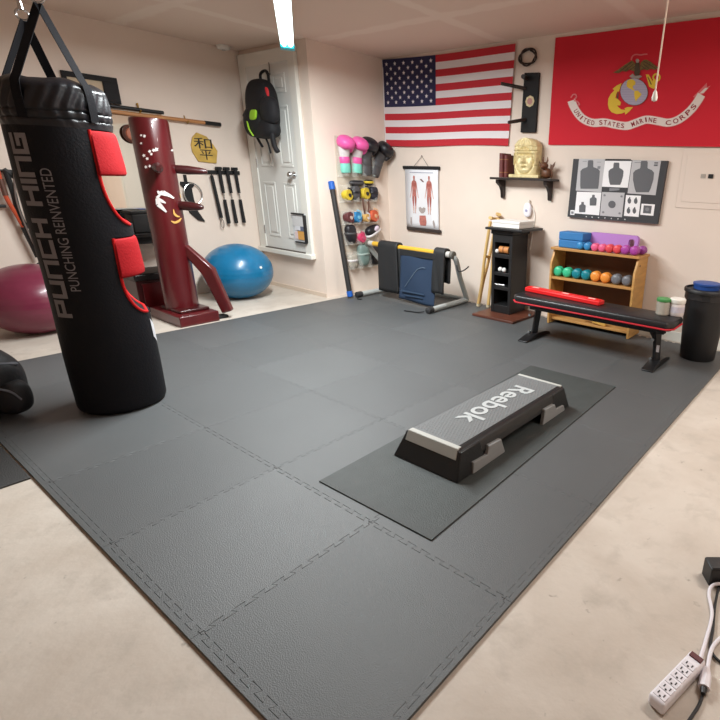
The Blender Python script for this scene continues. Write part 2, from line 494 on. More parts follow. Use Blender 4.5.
# ================================================================== PUNCHING BAG
BX, BY = -.65, .50
bt = V((.963, -.27, 0)); bn = V((.27, .963, 0))
bag = thing('punching_bag', 'tall black hanging punching bag with red cutout pads and grey lettering', 'punching bag', (BX, BY, .005))
VINYL = mat('bag_vinyl', (20, 20, 25), .36, bump=.35, bscale=22, spec=.4)
CANV = mat('bag_canvas', (13, 13, 18), .6, bump=.2, bscale=90, spec=.2)
RED = mat('bag_red', (150, 20, 26), .8, spec=.15, bump=.2, bscale=120)
REDP = mat('bag_piping', (190, 26, 28), .6, spec=.2)
def bagR(z): return .199+.003*math.sin(z*7)
def cutd(z):
    R = bagR(z)
    for zt_, zb_ in ((1.372, .945), (.892, .50)):
        pad = zt_-.2
        if zb_ < z < zt_:
            if z > pad: return .5*R
            k = (pad-z)/(pad-zb_)
            return R*(.5+.5*(1-math.sqrt(max(0, 1-k*k*.97)))*1.05)
    return 9
def bag_pt(th, z, extra=0.0):
    R = bagR(z)+extra
    return V((BX, BY, z))+bt*(R*math.cos(th))+bn*(R*math.sin(th))
zs = sorted(set([round(.03+.0075*i, 4) for i in range(180)]+[1.3715, 1.3725, 1.1715, .8915, .8925, .5]))
zs = [z for z in zs if z <= 1.38]
NB = 120; rings = []
for z in [.005, .012, .02]+zs:
    ring = []
    for k in range(NB):
        th = 2*PI*k/NB; R = bagR(z)
        if z < .03: R *= (.93, .97, .99)[(.005, .012, .02).index(z)]
        c_, s_ = R*math.cos(th), R*math.sin(th)
        d_ = cutd(z)
        if s_ > d_: s_ = d_
        ring.append(V((BX, BY, z))+bt*c_+bn*s_)
    rings.append(ring)
b = MB(); b.rings(rings); BODY = b.build('body', CANV, bag, ang=40)
# padded vinyl collar at the top, with gathered quilting
rings = []
for i in range(31):
    u = i/30; z = 1.372+u*.195; ring = []
    for k in range(NB):
        th = 2*PI*k/NB
        R = bagR(1.38)+.006*math.sin(PI*min(1, u*1.3))
        R += .0045*math.sin(th*26+3*math.sin(u*5))*math.sin(PI*u)
        if .30 < u < .36 or .14 < u < .18: R -= .005
        if u > .8: R -= .05*((u-.8)/.2)**2
        ring.append(V((BX, BY, z+.006*math.sin(th*5)*u))+bt*(R*math.cos(th))+bn*(R*math.sin(th)))
    rings.append(ring)
b = MB(); b.rings(rings); b.build('collar', VINYL, bag, ang=50)
# red pads filling the upper half of each notch
for (zt_, zb_) in ((1.368, 1.174), (.888, .698)):
    rings = []
    for i in range(15):
        u = i/14; z = zb_+(zt_-zb_)*u; R = bagR(z)+.008+.012*(1-u)
        a0 = math.asin(.5*bagR(z)/R); e = 1-.03*(abs(2*u-1)**8)
        ring = [V((BX, BY, z))+bt*(R*e*math.cos(a0+(PI-2*a0)*k/24))+bn*(R*e*math.sin(a0+(PI-2*a0)*k/24)) for k in range(25)]
        rings.append(ring)
    b = MB(); b.rings(rings); b.build('pad', RED, bag, bevel=.008, ang=40)
# red piping round the notch edges
for zt_, zb_ in ((1.372, .945), (.892, .50)):
    fr_, bk = [], []
    for i in range(61):
        z = zt_-.002-(zt_-zb_-.004)*i/60; R = bagR(z); d_ = min(cutd(z), R*.999)
        h = math.sqrt(max(0, R*R-d_*d_))
        fr_.append(V((BX, BY, z))+bn*d_+bt*h); bk.append(V((BX, BY, z))+bn*d_-bt*h)
    b = MB(); b.tube(fr_+bk[::-1], .0075, 8); b.build('piping', REDP, BODY)
LET = mat('bag_letter', (124, 118, 120), .6)
def bag_txt(s, z_a, z_b, th0, th1):
    m = MB(); L = z_b-z_a
    text_fit(m, s, lambda x, y: bag_pt(th0+(th1-th0)*y, z_a+x, .0022), L, 1.0, bold=.012 if th1-th0 < -.3 else 0)
    return m
def stroke_text(s, L, H, wdt):
    """square techno capitals drawn from strokes; returns quads in (x, y)"""
    G = {'P': [((0, 0), (0, 1)), ((0, 1), (1, 1)), ((1, 1), (1, .42)), ((1, .42), (0, .42))],
         'U': [((0, 1), (0, 0)), ((0, 0), (1, 0)), ((1, 0), (1, 1))],
         'N': [((0, 0), (0, 1)), ((0, 1), (1, 1)), ((1, 1), (1, 0))],
         'C': [((1, 1), (0, 1)), ((0, 1), (0, 0)), ((0, 0), (1, 0))],
         'H': [((0, 0), (0, 1)), ((1, 0), (1, 1)), ((0, .5), (1, .5))],
         'I': [((0, 0), (0, 1))],
         'G': [((1, 1), (0, 1)), ((0, 1), (0, 0)), ((0, 0), (1, 0)), ((1, 0), (1, .5)), ((1, .5), (.5, .5))]}
    adv = [0.42 if ch == 'I' else .7 if ch == ' ' else 1.45 for ch in s]
    tot = sum(adv)-.45; u = L/tot; x = 0; q = []
    for ch, a in zip(s, adv):
        if ch in G:
            for (xa, ya), (xb, yb) in G[ch]:
                ax, ay, bx, by = x+xa*u, ya*H, x+xb*u, yb*H
                if abs(xa-xb) < 1e-6: x_, w2 = ax, wdt/2; q.append((x_-w2, min(ay, by)-(wdt*.5 if min(ya, yb) > .1 else 0), x_+w2, max(ay, by)))
                else: q.append((min(ax, bx)-wdt/2, ay-wdt*(.5 if 0 < ya < 1 else (1 if ya == 1 else 0)), max(ax, bx)+wdt/2, ay+wdt*(.5 if 0 < ya < 1 else (0 if ya == 1 else 1))))
        x += a*u
    return q
m = MB(); za, zb = .52, 1.345
th0, th1 = math.radians(-37), math.radians(-61)
HL = .085
for (xa, ya, xb, yb) in stroke_text('PUNCH HING', zb-za-.03, HL, .02):
    nX = max(1, int((xb-xa)/.03)); nY = max(1, int((yb-ya)/.02))
    m.grid(lambda u, v: bag_pt(th0+(th1-th0)*((ya+(yb-ya)*v)/HL), za+.015+xa+(xb-xa)*u, .0022), nX, nY)
m.build('lettering', LET, BODY)
m = MB()
text_fit(m, 'PUNCHING REINVENTED', lambda x, y: bag_pt(math.radians(-19)+math.radians(-12)*y, .655+x, .0022), .545, 1.0)
m.build('slogan_lettering', LET, BODY)
# pale mark low on the far side
m = MB()
m.grid(lambda u, v: bag_pt(math.radians(68+16*u), .36+.10*v-.05*u, .002), 4, 6)
m.build('logo_patch', mat('bag_logo', (196, 196, 200), .6), BODY)
# straps: four flat webbing straps up to two swivel rings
STRAP = mat('strap_webbing', (18, 17, 21), .85, spec=.2, bump=.2, bscale=200)
H1 = V((BX, BY, 1.86))+bt*.06+bn*.025; H2 = V((BX, BY, 1.81))-bt*.08-bn*.035
def flat_strap(pts, w, side, parent, th=.003):
    m = MB(); rings = []
    for i, p in enumerate(pts):
        p = V(p); s_ = side[i] if isinstance(side, list) else side
        tg = (V(pts[min(i+1, len(pts)-1)])-V(pts[max(i-1, 0)])).normalized()
        s_ = (s_-tg*s_.dot(tg)).normalized(); n_ = tg.cross(s_)
        rings.append([p-s_*w/2-n_*th/2, p+s_*w/2-n_*th/2, p+s_*w/2+n_*th/2, p-s_*w/2+n_*th/2])
    m.rings(rings); return m.build('strap', STRAP, parent, ang=30)
for Hk, th in ((H1, -33), (H1, 38), (H2, -125), (H2, 172)):
    th = math.radians(th)
    out = bt*math.cos(th)+bn*math.sin(th); side = V((0, 0, 1)).cross(out)
    rim = bag_pt(th, 1.568, -.012)
    flat_strap([Hk, Hk.lerp(rim, .5), rim, bag_pt(th, 1.545, .006), bag_pt(th, 1.50, .013), bag_pt(th, 1.44, .012), bag_pt(th, 1.40, .010)], .036, side, bag)
for Hk in (H1, H2):
    m = MB(); m.tube(arc(Hk+V((0, 0, .022)), .022, 0, 2*PI*23/24, 23, bn, V((0, 0, 1))), .005, 8, closed=True)
    m.cyl(Hk+V((0, 0, .042)), Hk+V((0, 0, .075)), .011, .008)
    m.build('swivel', CHROME, bag)
# chains up to a ceiling hook
top = V((BX, BY, HC-.06))
for Hk in (H1, H2):
    a = Hk+V((0, 0, .075)); L = (top-a).length; n = max(3, int(L/.032)); m = MB(); dd = (top-a).normalized(); x, y = frame_of(dd)
    for i in range(n):
        c = a.lerp(top, (i+.5)/n); sx = x if i % 2 else y
        m.tube([c+dd*(.022*math.sin(q))+sx*(.010*math.cos(q)) for q in [2*PI*k/14 for k in range(14)]], .003, 6, closed=True)
    m.build('chain', CHROME, bag)
m = MB().cyl((BX, BY, HC), (BX, BY, HC-.012), .05); m.tube(arc((BX, BY, HC-.04), .028, 0, 2*PI*19/20, 19, bn, V((0, 0, 1))), .006, 8, closed=True)
m.build('ceiling_mount', CHROME, bag)
# ================================================================== WOODEN DUMMY
DX, DY = -2.245, 1.535
MAHO = mat('mahogany', (84, 16, 21), .3, var=.25, vscale=6, stretch=(1, 1, .15), spec=.5, coat=.3)
MAHOD = mat('mahogany_dark', (58, 14, 16), .35, var=.3, vscale=6, coat=.2)
dm = thing('wooden_dummy', 'red mahogany martial arts wooden dummy with arms and bent leg on a low base', 'training dummy', (DX, DY, ZF))
fd = V((.78, .62, 0)).normalized(); sd = V((-fd.y, fd.x, 0))
m = MB(); m.lathe([(.122, .075), (.126, .1), (.126, .8), (.130, 1.3), (.132, 1.555), (.126, 1.575), (.05, 1.58)], (DX, DY, 0), 48)
TRK = m.build('trunk', MAHO, dm, ang=40)
b = MB(); b.bb(-2.47, -1.925, 1.365, 1.68, ZF+.001, .075)
b.build('base', MAHO, dm, bevel=.006)
MB().bb(-2.38, -2.03, 1.42, 1.66, .0751, .10).build('base_collar', MAHOD, dm, bevel=.008)
def dummy_arm(z, d, l, r0, r1, drop=0):
    d = V(d).normalized(); p = V((DX, DY, z))+d*.10
    prof = [(p, r0*.9), (p+d*.05, r0), (p+d*(l*.45), r0*1.02), (p+d*(l*.8), (r0+r1)/2), (p+d*(l-.012), r1), (p+d*l, r1*.7)]
    m = MB(); m.tube([q[0]-V((0, 0, drop*(q[0]-p).length)) for q in prof], [q[1] for q in prof], 16); return m
dummy_arm(1.215, (.55, .83, 0), .25, .034, .02, .05).build('arm', MAHOD, dm)
dummy_arm(1.225, (.93, -.36, 0), .27, .036, .024, .05).build('arm', MAHOD, dm)
dummy_arm(.935, (.75, .66, 0), .20, .036, .022, .05).build('arm', MAHOD, dm)
# bent leg
hip = V((DX, DY, .60))+fd*.10; knee = V((DX, DY, .40))+fd*.27; foot = V((-1.955, 1.775, .045))
m = MB()
def quadsec(p, t, w, h):
    t = t.normalized(); s_ = sd; u_ = t.cross(s_)
    return [p+s_*w+u_*h, p-s_*w+u_*h, p-s_*w-u_*h, p+s_*w-u_*h]
m.rings([quadsec(hip, knee-hip, .028, .034), quadsec(knee-(knee-hip).normalized()*.03, knee-hip, .033, .05),
         quadsec(knee, (foot-hip), .034, .056), quadsec(knee+(foot-knee).normalized()*.05, foot-knee, .034, .05), quadsec(foot, foot-knee, .034, .042)])
m.build('leg', MAHO, dm, bevel=.012, seg=3, ang=50)
m = MB(); m.bb(-2.05, -1.97, 1.68, 1.78, ZF+.001, .012); m.build('dark_plate', BLACKMAT, dm)  # thin dark plate on the floor beside the leg's foot
def trunk_pt(px, py, extra=.0015):
    """point on the trunk surface seen at a photo pixel"""
    d = ray(px, py); o = CAM-V((DX, DY, 0)); R = .1315+extra
    a = d.x*d.x+d.y*d.y; b_ = 2*(o.x*d.x+o.y*d.y); c_ = o.x*o.x+o.y*o.y-R*R
    q = b_*b_-4*a*c_
    t = (-b_-math.sqrt(max(q, 0)))/(2*a)
    return CAM+d*t
DEC = mat('decal_white', (226, 218, 214), .5); DECG = mat('decal_gold', (206, 158, 84), .45)
def decal(pts, ox, oy, sc, mm, name):
    m = MB()
    def tri(poly):
        ps = [trunk_pt(ox+x/sc, oy+y/sc) for x, y in poly]
        m.poly(ps)
    for poly in pts: tri(poly)
    m.build(name, mm, TRK, flip=False)
def stroke2(pts, w):
    out = []
    n = len(pts)
    for i in range(n-1):
        (xa, ya), (xb, yb) = pts[i], pts[i+1]
        dx, dy = xb-xa, yb-ya; L = math.hypot(dx, dy); nx_, ny_ = -dy/L, dx/L
        wa = w*(1-abs(2*i/(n-1)-1)*.7); wb = w*(1-abs(2*(i+1)/(n-1)-1)*.7)
        out.append([(xa+nx_*wa, ya+ny_*wa), (xb+nx_*wb, yb+ny_*wb), (xb-nx_*wb, yb-ny_*wb), (xa-nx_*wa, ya-ny_*wa)])
    return out
decal(stroke2([(180, 215), (200, 240), (235, 235), (290, 255), (350, 290)], 26) + stroke2([(215, 240), (175, 290), (190, 350), (235, 395), (272, 432)], 26)
      + stroke2([(195, 290), (225, 320), (265, 340)], 16), 140, 170, 10.28, DEC, 'crane_decal')
decal(stroke2([(345, 405), (352, 450), (380, 475), (410, 480)], 14) + stroke2([(320, 525), (360, 542), (400, 525), (425, 495)], 16) + stroke2([(410, 240), (420, 285)], 10), 140, 170, 10.28, DECG, 'dragon_decal')
random.seed(3)
bl = []
for cx, cy, r in ((32, 188, 13), (8, 182, 10), (118, 284, 17), (98, 290, 14), (70, 298, 14), (82, 318, 12), (28, 328, 14), (52, 350, 13), (42, 410, 13), (70, 404, 12), (232, 290, 10), (8, 240, 10)):
    bl.append([(cx+r*(1 if k % 2 else .55)*math.cos(k*PI/5), cy+r*(1 if k % 2 else .55)*math.sin(k*PI/5)) for k in range(10)])
decal(bl, 140, 110, 7.2, DEC, 'blossom_decal')

# mahogany stool box with black padded lid behind the dummy
sb = thing('storage_stool', 'mahogany box stool with black padded lid behind the wooden dummy', 'stool', (-2.80, 1.55, ZF))
MB().bb(-2.98, -2.64, 1.36, 1.78, ZF+.001, .275).build('body', MAHOD, sb, bevel=.005)
MB().bb(-2.64, -2.628, 1.40, 1.74, .03, .25).build('front_panel', MAHO, sb, bevel=.003)
MB().bb(-2.99, -2.62, 1.35, 1.79, .276, .335).build('lid', mat('stool_vinyl', (26, 25, 27), .35, bump=.1), sb, bevel=.015, seg=3)

# exercise balls
def ball(name, c, rx, rz, m, label, ang):
    t_ = thing(name, label, 'exercise ball', (c[0], c[1], ZF))
    def fn(p):
        a = math.asin(max(-1, min(1, p.z)))
        return p
    b_ = MB(); n = 40; rings = []
    for i in range(1, n*2):
        t = -PI/2+PI*i/(n*2); rr = math.cos(t); zz = math.sin(t)
        gro = 1-.006*max(0, math.cos(t*38))**8*(abs(t) < 1.1)
        rings.append([V((c[0]+rx*rr*gro*math.cos(2*PI*k/64), c[1]+rx*rr*gro*math.sin(2*PI*k/64), max(ZF+.001, ZF+rz+rz*zz*1.02))) for k in range(64)])
    b_.rings(rings); b_.build('shell', m, t_, ang=60)
    d_ = V((math.cos(ang), math.sin(ang), .25)).normalized()
    p = V((c[0]+rx*d_.x*.985, c[1]+rx*d_.y*.985, ZF+rz+rz*d_.z))
    MB().cyl(p, p+d_*.012, .012).build('plug', mat('ball_plug', (226, 226, 222), .5), t_)
ball('exercise_ball', (-2.64, 2.275), .325, .268, mat('ball_blue', (18, 104, 146), .3, var=.06, vscale=20, coat=.2), 'blue exercise ball on the concrete in front of the door', .2)
ball('exercise_ball', (-2.60, .655), .315, .258, mat('ball_pink', (112, 40, 62), .3, var=.06, vscale=20, coat=.2), 'dark pink exercise ball on the concrete behind the punching bag', .6)

# black bag at the left edge of the picture
BAGM = mat('duffel', (16, 15, 20), .6, bump=.3, bscale=40)
du = thing('duffel_bag', 'dark duffel bag with grey patches on the corner of the foam mat', 'bag', (-1.10, .0, .0))
m = MB(); m.ell((-1.00, .0, .18), (.20, .20, .18), None, 28, 18, 0, lambda p: V((p.x*(1+.05*p.z), p.y*(1-.1*p.z)+.02*math.sin(p.z*7), max(p.z, -.985))), .8)
m.build('body', BAGM, du, subsurf=1, ang=80)
m = MB(); m.ell((-.85, .10, .11), (.09, .07, .09), rotz(.4), 18, 12, 0, None, .75); m.build('pocket', BAGM, du, subsurf=1, ang=80)
GP = mat('duffel_grey', (96, 98, 106), .6)
m = MB(); m.tube(bez([(-.88, -.10, .29), (-.84, .04, .30), (-.89, .16, .26)], 6), .016, 8, flat=.5); m.build('handle', GP, du)
m = MB(); m.tube(bez([(-.785, .04, .19), (-.765, .09, .16), (-.765, .12, .11)], 6), .010, 8, flat=.4); m.build('strap', GP, du)

# ================================================================== LEFT WALL
PALE = mat('pale_wood', (206, 196, 176), .5)
mi = thing('wall_mirror', 'large wall mirror in a pale frame behind the wooden dummy', 'mirror', (XL, 1.6, .62))
MB().bb(XL+.002, XL+.012, 1.16, 1.92, .62, 1.655).build('glass', mat('mirror_glass', (235, 235, 230), .03, 1.0), mi)
m = MB()
m.bb(XL+.002, XL+.03, 1.13, 1.16, .59, 1.685).bb(XL+.002, XL+.03, 1.92, 1.95, .59, 1.685).bb(XL+.002, XL+.03, 1.16, 1.92, 1.655, 1.685).bb(XL+.002, XL+.03, 1.16, 1.92, .59, .62)
m.build('frame', PALE, mi)
BRASS = mat('brass', (176, 138, 62), .35, .9)
sf = thing('wooden_staff', 'long natural wood staff with black tip on hooks above the mirror', 'staff', (XL, 1.9, 1.66))
MB().cyl((XL+.05, .95, 1.675), (XL+.05, 2.36, 1.652), .017).build('shaft', mat('staff_wood', (176, 122, 76), .45, var=.2, vscale=10, stretch=(8, .6, 8)), sf)
MB().cyl((XL+.05, 2.36, 1.652), (XL+.05, 2.515, 1.6495), .019).build('tip', BLACK, sf)
for y in (1.2, 2.2):
    m = MB(); m.tube([(XL+.003, y, 1.70), (XL+.03, y, 1.64), (XL+.055, y, 1.632), (XL+.075, y, 1.65)], .005, 8); m.build('hook', BRASS, sf)
ds = thing('dark_staff', 'thin black staff lying on hooks just above the wooden staff', 'staff', (XL, 1.8, 1.7))
MB().cyl((XL+.05, .95, 1.722), (XL+.05, 2.0, 1.70), .015).build('shaft', BLACK, ds)
m = MB(); m.tube([(XL+.003, 1.81, 1.75), (XL+.025, 1.81, 1.757), (XL+.03, 1.81, 1.70), (XL+.05, 1.81, 1.678), (XL+.07, 1.81, 1.70)], .006, 8); m.build('hook', BRASS, ds)
bf = thing('framed_board', 'black framed tan board on the wall above the punching bag side', 'picture frame', (XL, 1.3, 1.7))
m = MB()
m.bb(XL+.003, XL+.03, 1.30, 1.685, 1.895, 1.935).bb(XL+.003, XL+.03, 1.575, 1.685, 1.745, 1.895).bb(XL+.003, XL+.03, 1.30, 1.33, 1.745, 1.895).bb(XL+.003, XL+.03, 1.30, 1.685, 1.73, 1.745)
m.build('frame', BLACKMAT, bf, bevel=.003)
MB().bb(XL+.003, XL+.012, 1.33, 1.575, 1.745, 1.895).build('panel', mat('tan_panel', (196, 176, 150), .8), bf)
rp = thing('round_plaque', 'small round reddish brown plaque beside the top of the dummy trunk', 'plaque', (XL, 1.72, 1.5))
m = MB(); m.lathe([(.02, 0), (.078, 0), (.08, .012), (.066, .02), (.06, .012), (.01, .012)], (XL+.033, 1.72, 1.497), 32, (1, 0, 0)); m.build('rim', mat('plaque_rim', (84, 46, 34), .5), rp)
m = MB(); m.lathe([(.004, 0), (.056, 0), (.05, .008), (.004, .01)], (XL+.046, 1.72, 1.497), 28, (1, 0, 0)); m.build('disc', mat('plaque_disc', (168, 92, 62), .5), rp)
# console ledge and bin below the mirror
cs = thing('wall_ledge', 'black wall ledge below the mirror behind the wooden dummy', 'shelf', (XL, 1.6, .58))
MB().bb(XL+.033, -2.80, 1.30, 1.86, .625, .66).build('board', BLACK, cs, bevel=.004)
MB().bb(XL+.033, -2.84, 1.33, 1.83, .565, .6249).build('apron', BLACKMAT, cs, bevel=.003)
bn_ = thing('black_bin', 'small black lidded bin standing on the wall ledge', 'bin', (-2.93, 1.6, .66))
MB().bb(-3.02, -2.86, 1.51, 1.68, .661, .825).build('body', mat('bin_grey', (36, 38, 40), .5), bn_, bevel=.01)
MB().bb(-3.03, -2.85, 1.50, 1.69, .8255, .85).build('lid', BLACK, bn_, bevel=.006)
# kanji plaque
kp = thing('kanji_plaque', 'yellow angular wall plaque with two black brush characters', 'plaque', (XL, 2.33, 1.4))
YW = mat('plaque_yellow', (196, 160, 74), .55, var=.15, vscale=14)
pp = [onX(x, y, XL+.004) for x, y in ((196, 132.5), (206, 136.5), (213, 145), (217, 151), (216, 163.5), (198, 161.5), (192, 152), (190.5, 145), (192, 137))]
m = MB(); m.prism([(p.y, p.z) for p in pp], (XL+.003, 0, 0), (0, 1, 0), (0, 0, 1), .014); m.build('board', YW, kp, bevel=.003)
INK = mat('ink', (30, 24, 20), .6)
m = MB()
def kan(x, y): return V((XL+.0185, 2.255+x, 1.305+y))
text_fit(m, '和', lambda x, y: kan(x-.012, .108+y), .175, .10, bold=.004)
text_fit(m, '平', lambda x, y: kan(.03+x, .008+y), .125, .092, bold=.004)
m.build('lettering', INK, kp)
# rack with four black batons
rk = thing('baton_rack', 'black wall rail right of the wooden dummy arm', 'wall rack', (XL, 2.5, 1.2))
MB().bb(XL+.002, XL+.022, 2.26, 2.665, 1.178, 1.215).build('rail', BLACK, rk, bevel=.003)
def baton(y, label, kind):
    t_ = thing('nunchaku', label, 'nunchaku', (XL+.04, y, 1.2))
    x = XL+.045
    if kind == 0:
        m = MB(); m.cyl((x, y, 1.165), (x, y+.035, .75), .015, .017, 14); m.build('handle', BLACKMAT, t_)
        m = MB(); m.cyl((x, y+.035, .75), (x, y+.036, .735), .008); m.build('ferrule', CHROME, t_)
        m = MB(); q = V((x, y+.038, .69)); m.tube([q+V((0, .016*math.cos(a), .045*math.sin(a))) for a in [2*PI*k/20 for k in range(20)]], .004, 6, closed=True); m.build('metal_loop', CHROME, t_)
        m = MB(); m.tube([(XL+.022, y, 1.19), (x, y, 1.19), (x, y, 1.165)], .005, 6); m.build('hanger', BLACK, t_)
    else:
        dy = .0
        m = MB(); m.cyl((x, y-.012, 1.245), (x, y+.0, .995), .017, .015, 14); m.build('upper_stick', BLACKMAT, t_)
        m = MB()
        for q in range(4):
            c = V((x, y+.001, .985-.014*q))
            m.tube([c+V(((.006*math.cos(a), 0, .010*math.sin(a)) if q % 2 else (0, .006*math.cos(a), .010*math.sin(a)))) for a in [2*PI*k/12 for k in range(12)]], .0022, 6, closed=True)
        m.build('chain', CHROME, t_)
        m = MB(); m.cyl((x, y+.001, .93), (x, y+.012, .69), .015, .018, 14); m.build('lower_stick', BLACKMAT, t_)
        m = MB(); m.box((XL+.034, y-.01, 1.235), (.024, .062, .03)); m.build('clip', BLACK, t_, bevel=.003)
baton(2.355, 'black baton with a metal loop at its lower end on the wall rail', 0)
baton(2.45, 'black nunchaku hanging on the rail next to the loop baton', 1)
baton(2.53, 'middle one of the three black nunchaku on the rail', 1)
baton(2.615, 'black nunchaku hanging on the rail nearest the door', 1)
# curved blade with ring
sk = thing('curved_sheath', 'black curved sheath with a steel ring hanging between the dummy arms', 'sheath', (XL, 2.13, 1.16))
bl = [(2.06, 1.10), (2.10, 1.10), (2.10, 1.165), (2.125, 1.165), (2.125, 1.10), (2.185, 1.09), (2.18, 1.06), (2.155, 1.04), (2.16, .93), (2.18, .82), (2.235, .715), (2.17, .735), (2.10, .81), (2.075, .93), (2.085, 1.04), (2.06, 1.07)]
m = MB(); m.prism(bl, (XL+.004, 0, 0), (0, 1, 0), (0, 0, 1), .02); m.build('blade_cover', BLACKMAT, sk, bevel=.003)
m = MB(); m.tube([V((XL+.03, 2.155+.085*math.cos(a), .985+.10*math.sin(a))) for a in [2*PI*k/40 for k in range(40)]], .006, 8, closed=True); m.build('ring', CHROME, sk)
# resistance band rack at the far left
RB = mat('band_black', (28, 28, 30), .55); OR = mat('band_orange', (196, 78, 44), .55); BR = mat('band_brown', (96, 62, 50), .55)
wr = thing('band_rack', 'black two-bar wall rack for resistance bands behind the punching bag', 'wall rack', (XL, .75, 1.1))
m = MB(); m.cyl((XL+.05, .40, 1.165), (XL+.05, .93, 1.155), .012); m.build('upper_bar', RB, wr)
m = MB(); m.cyl((XL+.05, .40, .905), (XL+.05, .74, .90), .012); m.build('lower_bar', RB, wr)
for y, z in ((.5, 1.163), (.88, 1.156), (.5, .904)):
    m = MB(); m.cyl((XL+.002, y, z), (XL+.05, y, z), .010); m.build('bracket', RB, wr)
def band(name, label, pts, r, mm, parts=(), closed=False):
    t_ = thing(name, label, 'resistance band', (XL+.07, pts[0][0], pts[0][1]))
    m = MB(); p = [(XL+.075+(q[2] if len(q) > 2 else 0), q[0], q[1]) for q in pts]
    m.tube(bez(p+([p[0]] if closed else []), 8), r, 8); m.build('tube', mm, t_)
    for nm, pp_, rr, m2 in parts:
        m = MB(); m.tube([(XL+.075+(q[2] if len(q) > 2 else 0), q[0], q[1]) for q in pp_], rr, 10); m.build(nm, m2, t_)
band('resistance_band', 'thick black looped band hanging on the upper rack bar', [(.78, 1.17), (.86, 1.08), (.90, .96), (.885, .84), (.82, .74), (.80, .86), (.80, 1.0), (.79, 1.15)], .019, RB)
band('resistance_band', 'orange and black strap with handles hanging from the band rack', [(.745, 1.16), (.75, .98), (.785, .83), (.805, .74)], .015, OR,
     (('grip', [(.805, .74), (.83, .60), (.845, .50)], .021, RB), ('sleeve', [(.747, 1.10), (.752, .98)], .018, BR)))
band('resistance_band', 'thin grey brown cord pair hanging down to the pink ball', [(.83, 1.16, .03), (.80, .95, .03), (.815, .72, .03), (.86, .45, .03)], .006, mat('band_grey', (112, 98, 92), .6),
     (('clip', [(.845, .80, .03), (.89, .785, .03)], .012, RB), ('hand_loop', bez([(.86, .47, .03), (.80, .42, .03), (.83, .37, .03), (.89, .39, .03), (.86, .46, .03)], 6), .010, RB)))
band('resistance_band', 'black cord with a white end hanging at the far edge of the rack', [(.55, 1.16, .02), (.60, .98, .02), (.63, .86, .02)], .012, RB, (('end_piece', [(.63, .86, .02), (.64, .80, .02)], .016, WHITE),))

# smoke detector
sm = thing('smoke_detector', 'round white smoke detector on the ceiling above the door corner', 'smoke detector', (-3.0, 2.62, HC))
MB().lathe([(.062, -.001), (.062, -.012), (.055, -.030), (.03, -.038), (.004, -.038)], (-2.99, 2.62, HC), 32).build('case', WHITE, sm)
MB().lathe([(.018, -.038), (.016, -.044), (.003, -.044)], (-2.99, 2.62, HC), 20).build('button', mat('detector_grey', (190, 186, 180), .5), sm)

# ================================================================== BACKPACK on the door
PACK = mat('pack_black', (14, 14, 19), .75, bump=.25, bscale=70)
hk = thing('door_hook', 'thin metal over-door hook holding the black backpack', 'hook', (-2.5, YF-.03, 2.2))
m = MB(); m.tube([(-2.53, YF-.031, 2.205), (-2.53, YF-.040, 2.205), (-2.53, YF-.042, 2.10), (-2.53, YF-.07, 2.09), (-2.53, YF-.085, 2.115)], .005, 8)
m.build('hook', mat('hook_metal', (120, 112, 104), .4, .8), hk)
bp_ = thing('backpack', 'black backpack with green and red patches hanging on the door', 'backpack', (-2.58, YF-.16, 1.6))
def lump(c, r, name, mm, parent, fn=None, pw=.75, R=None):
    m = MB(); m.ell(c, r, R, 26, 16, 0, fn, pw); return m.build(name, mm, parent, subsurf=1, ang=80)
lump((-2.545, YF-.15, 1.80), (.205, .10, .25), 'body', PACK, bp_, lambda p: V((p.x*(1-.12*max(0, p.z)), p.y, p.z)), .68)
FP_ = lump((-2.60, YF-.20, 1.67), (.16, .075, .14), 'front_pocket', PACK, bp_)
lump((-2.345, YF-.20, 1.765), (.115, .065, .12), 'round_pouch', mat('pouch_grey', (20, 20, 25), .8, bump=.3, bscale=60), bp_, None, .85)
lump((-2.50, YF-.17, 1.61), (.19, .09, .09), 'bottom_pocket', PACK, bp_)
m = MB(); m.tube(bez([(-2.60, YF-.10, 2.03), (-2.595, YF-.10, 2.10), (-2.54, YF-.085, 2.128), (-2.475, YF-.10, 2.10), (-2.465, YF-.10, 2.02)], 6), .013, 8); m.build('handle', PACK, bp_)
GRN = mat('patch_green', (150, 200, 44), .6)
lump((-2.52, YF-.268, 1.725), (.055, .014, .045), 'green_patch', GRN, FP_, lambda p: V((p.x+.3*p.z, p.y, p.z)), .6)
lump((-2.395, YF-.19, 1.915), (.045, .014, .05), 'red_patch', mat('patch_red', (206, 40, 48), .6), bp_, None, .8)
m = MB(); m.tube(bez([(-2.63, YF-.272, 1.67), (-2.59, YF-.285, 1.60), (-2.575, YF-.26, 1.54)], 6), .008, 8); m.build('green_cord', GRN, bp_)
for pts, r in (([(-2.66, YF-.2, 1.62), (-2.66, YF-.17, 1.53), (-2.62, YF-.15, 1.45)], .012), ([(-2.50, YF-.2, 1.57), (-2.50, YF-.16, 1.48), (-2.49, YF-.15, 1.39)], .009),
               ([(-2.36, YF-.18, 1.66), (-2.35, YF-.2, 1.54), (-2.345, YF-.19, 1.45), (-2.32, YF-.18, 1.40)], .024)):
    m = MB(); m.tube(bez(pts, 6), r, 8); m.build('strap', PACK, bp_)
m = MB(); m.tube([(-2.73, YF-.18, 1.73), (-2.83, YF-.18, 1.74)], .018, 10); m.build('side_handle', PACK, bp_)
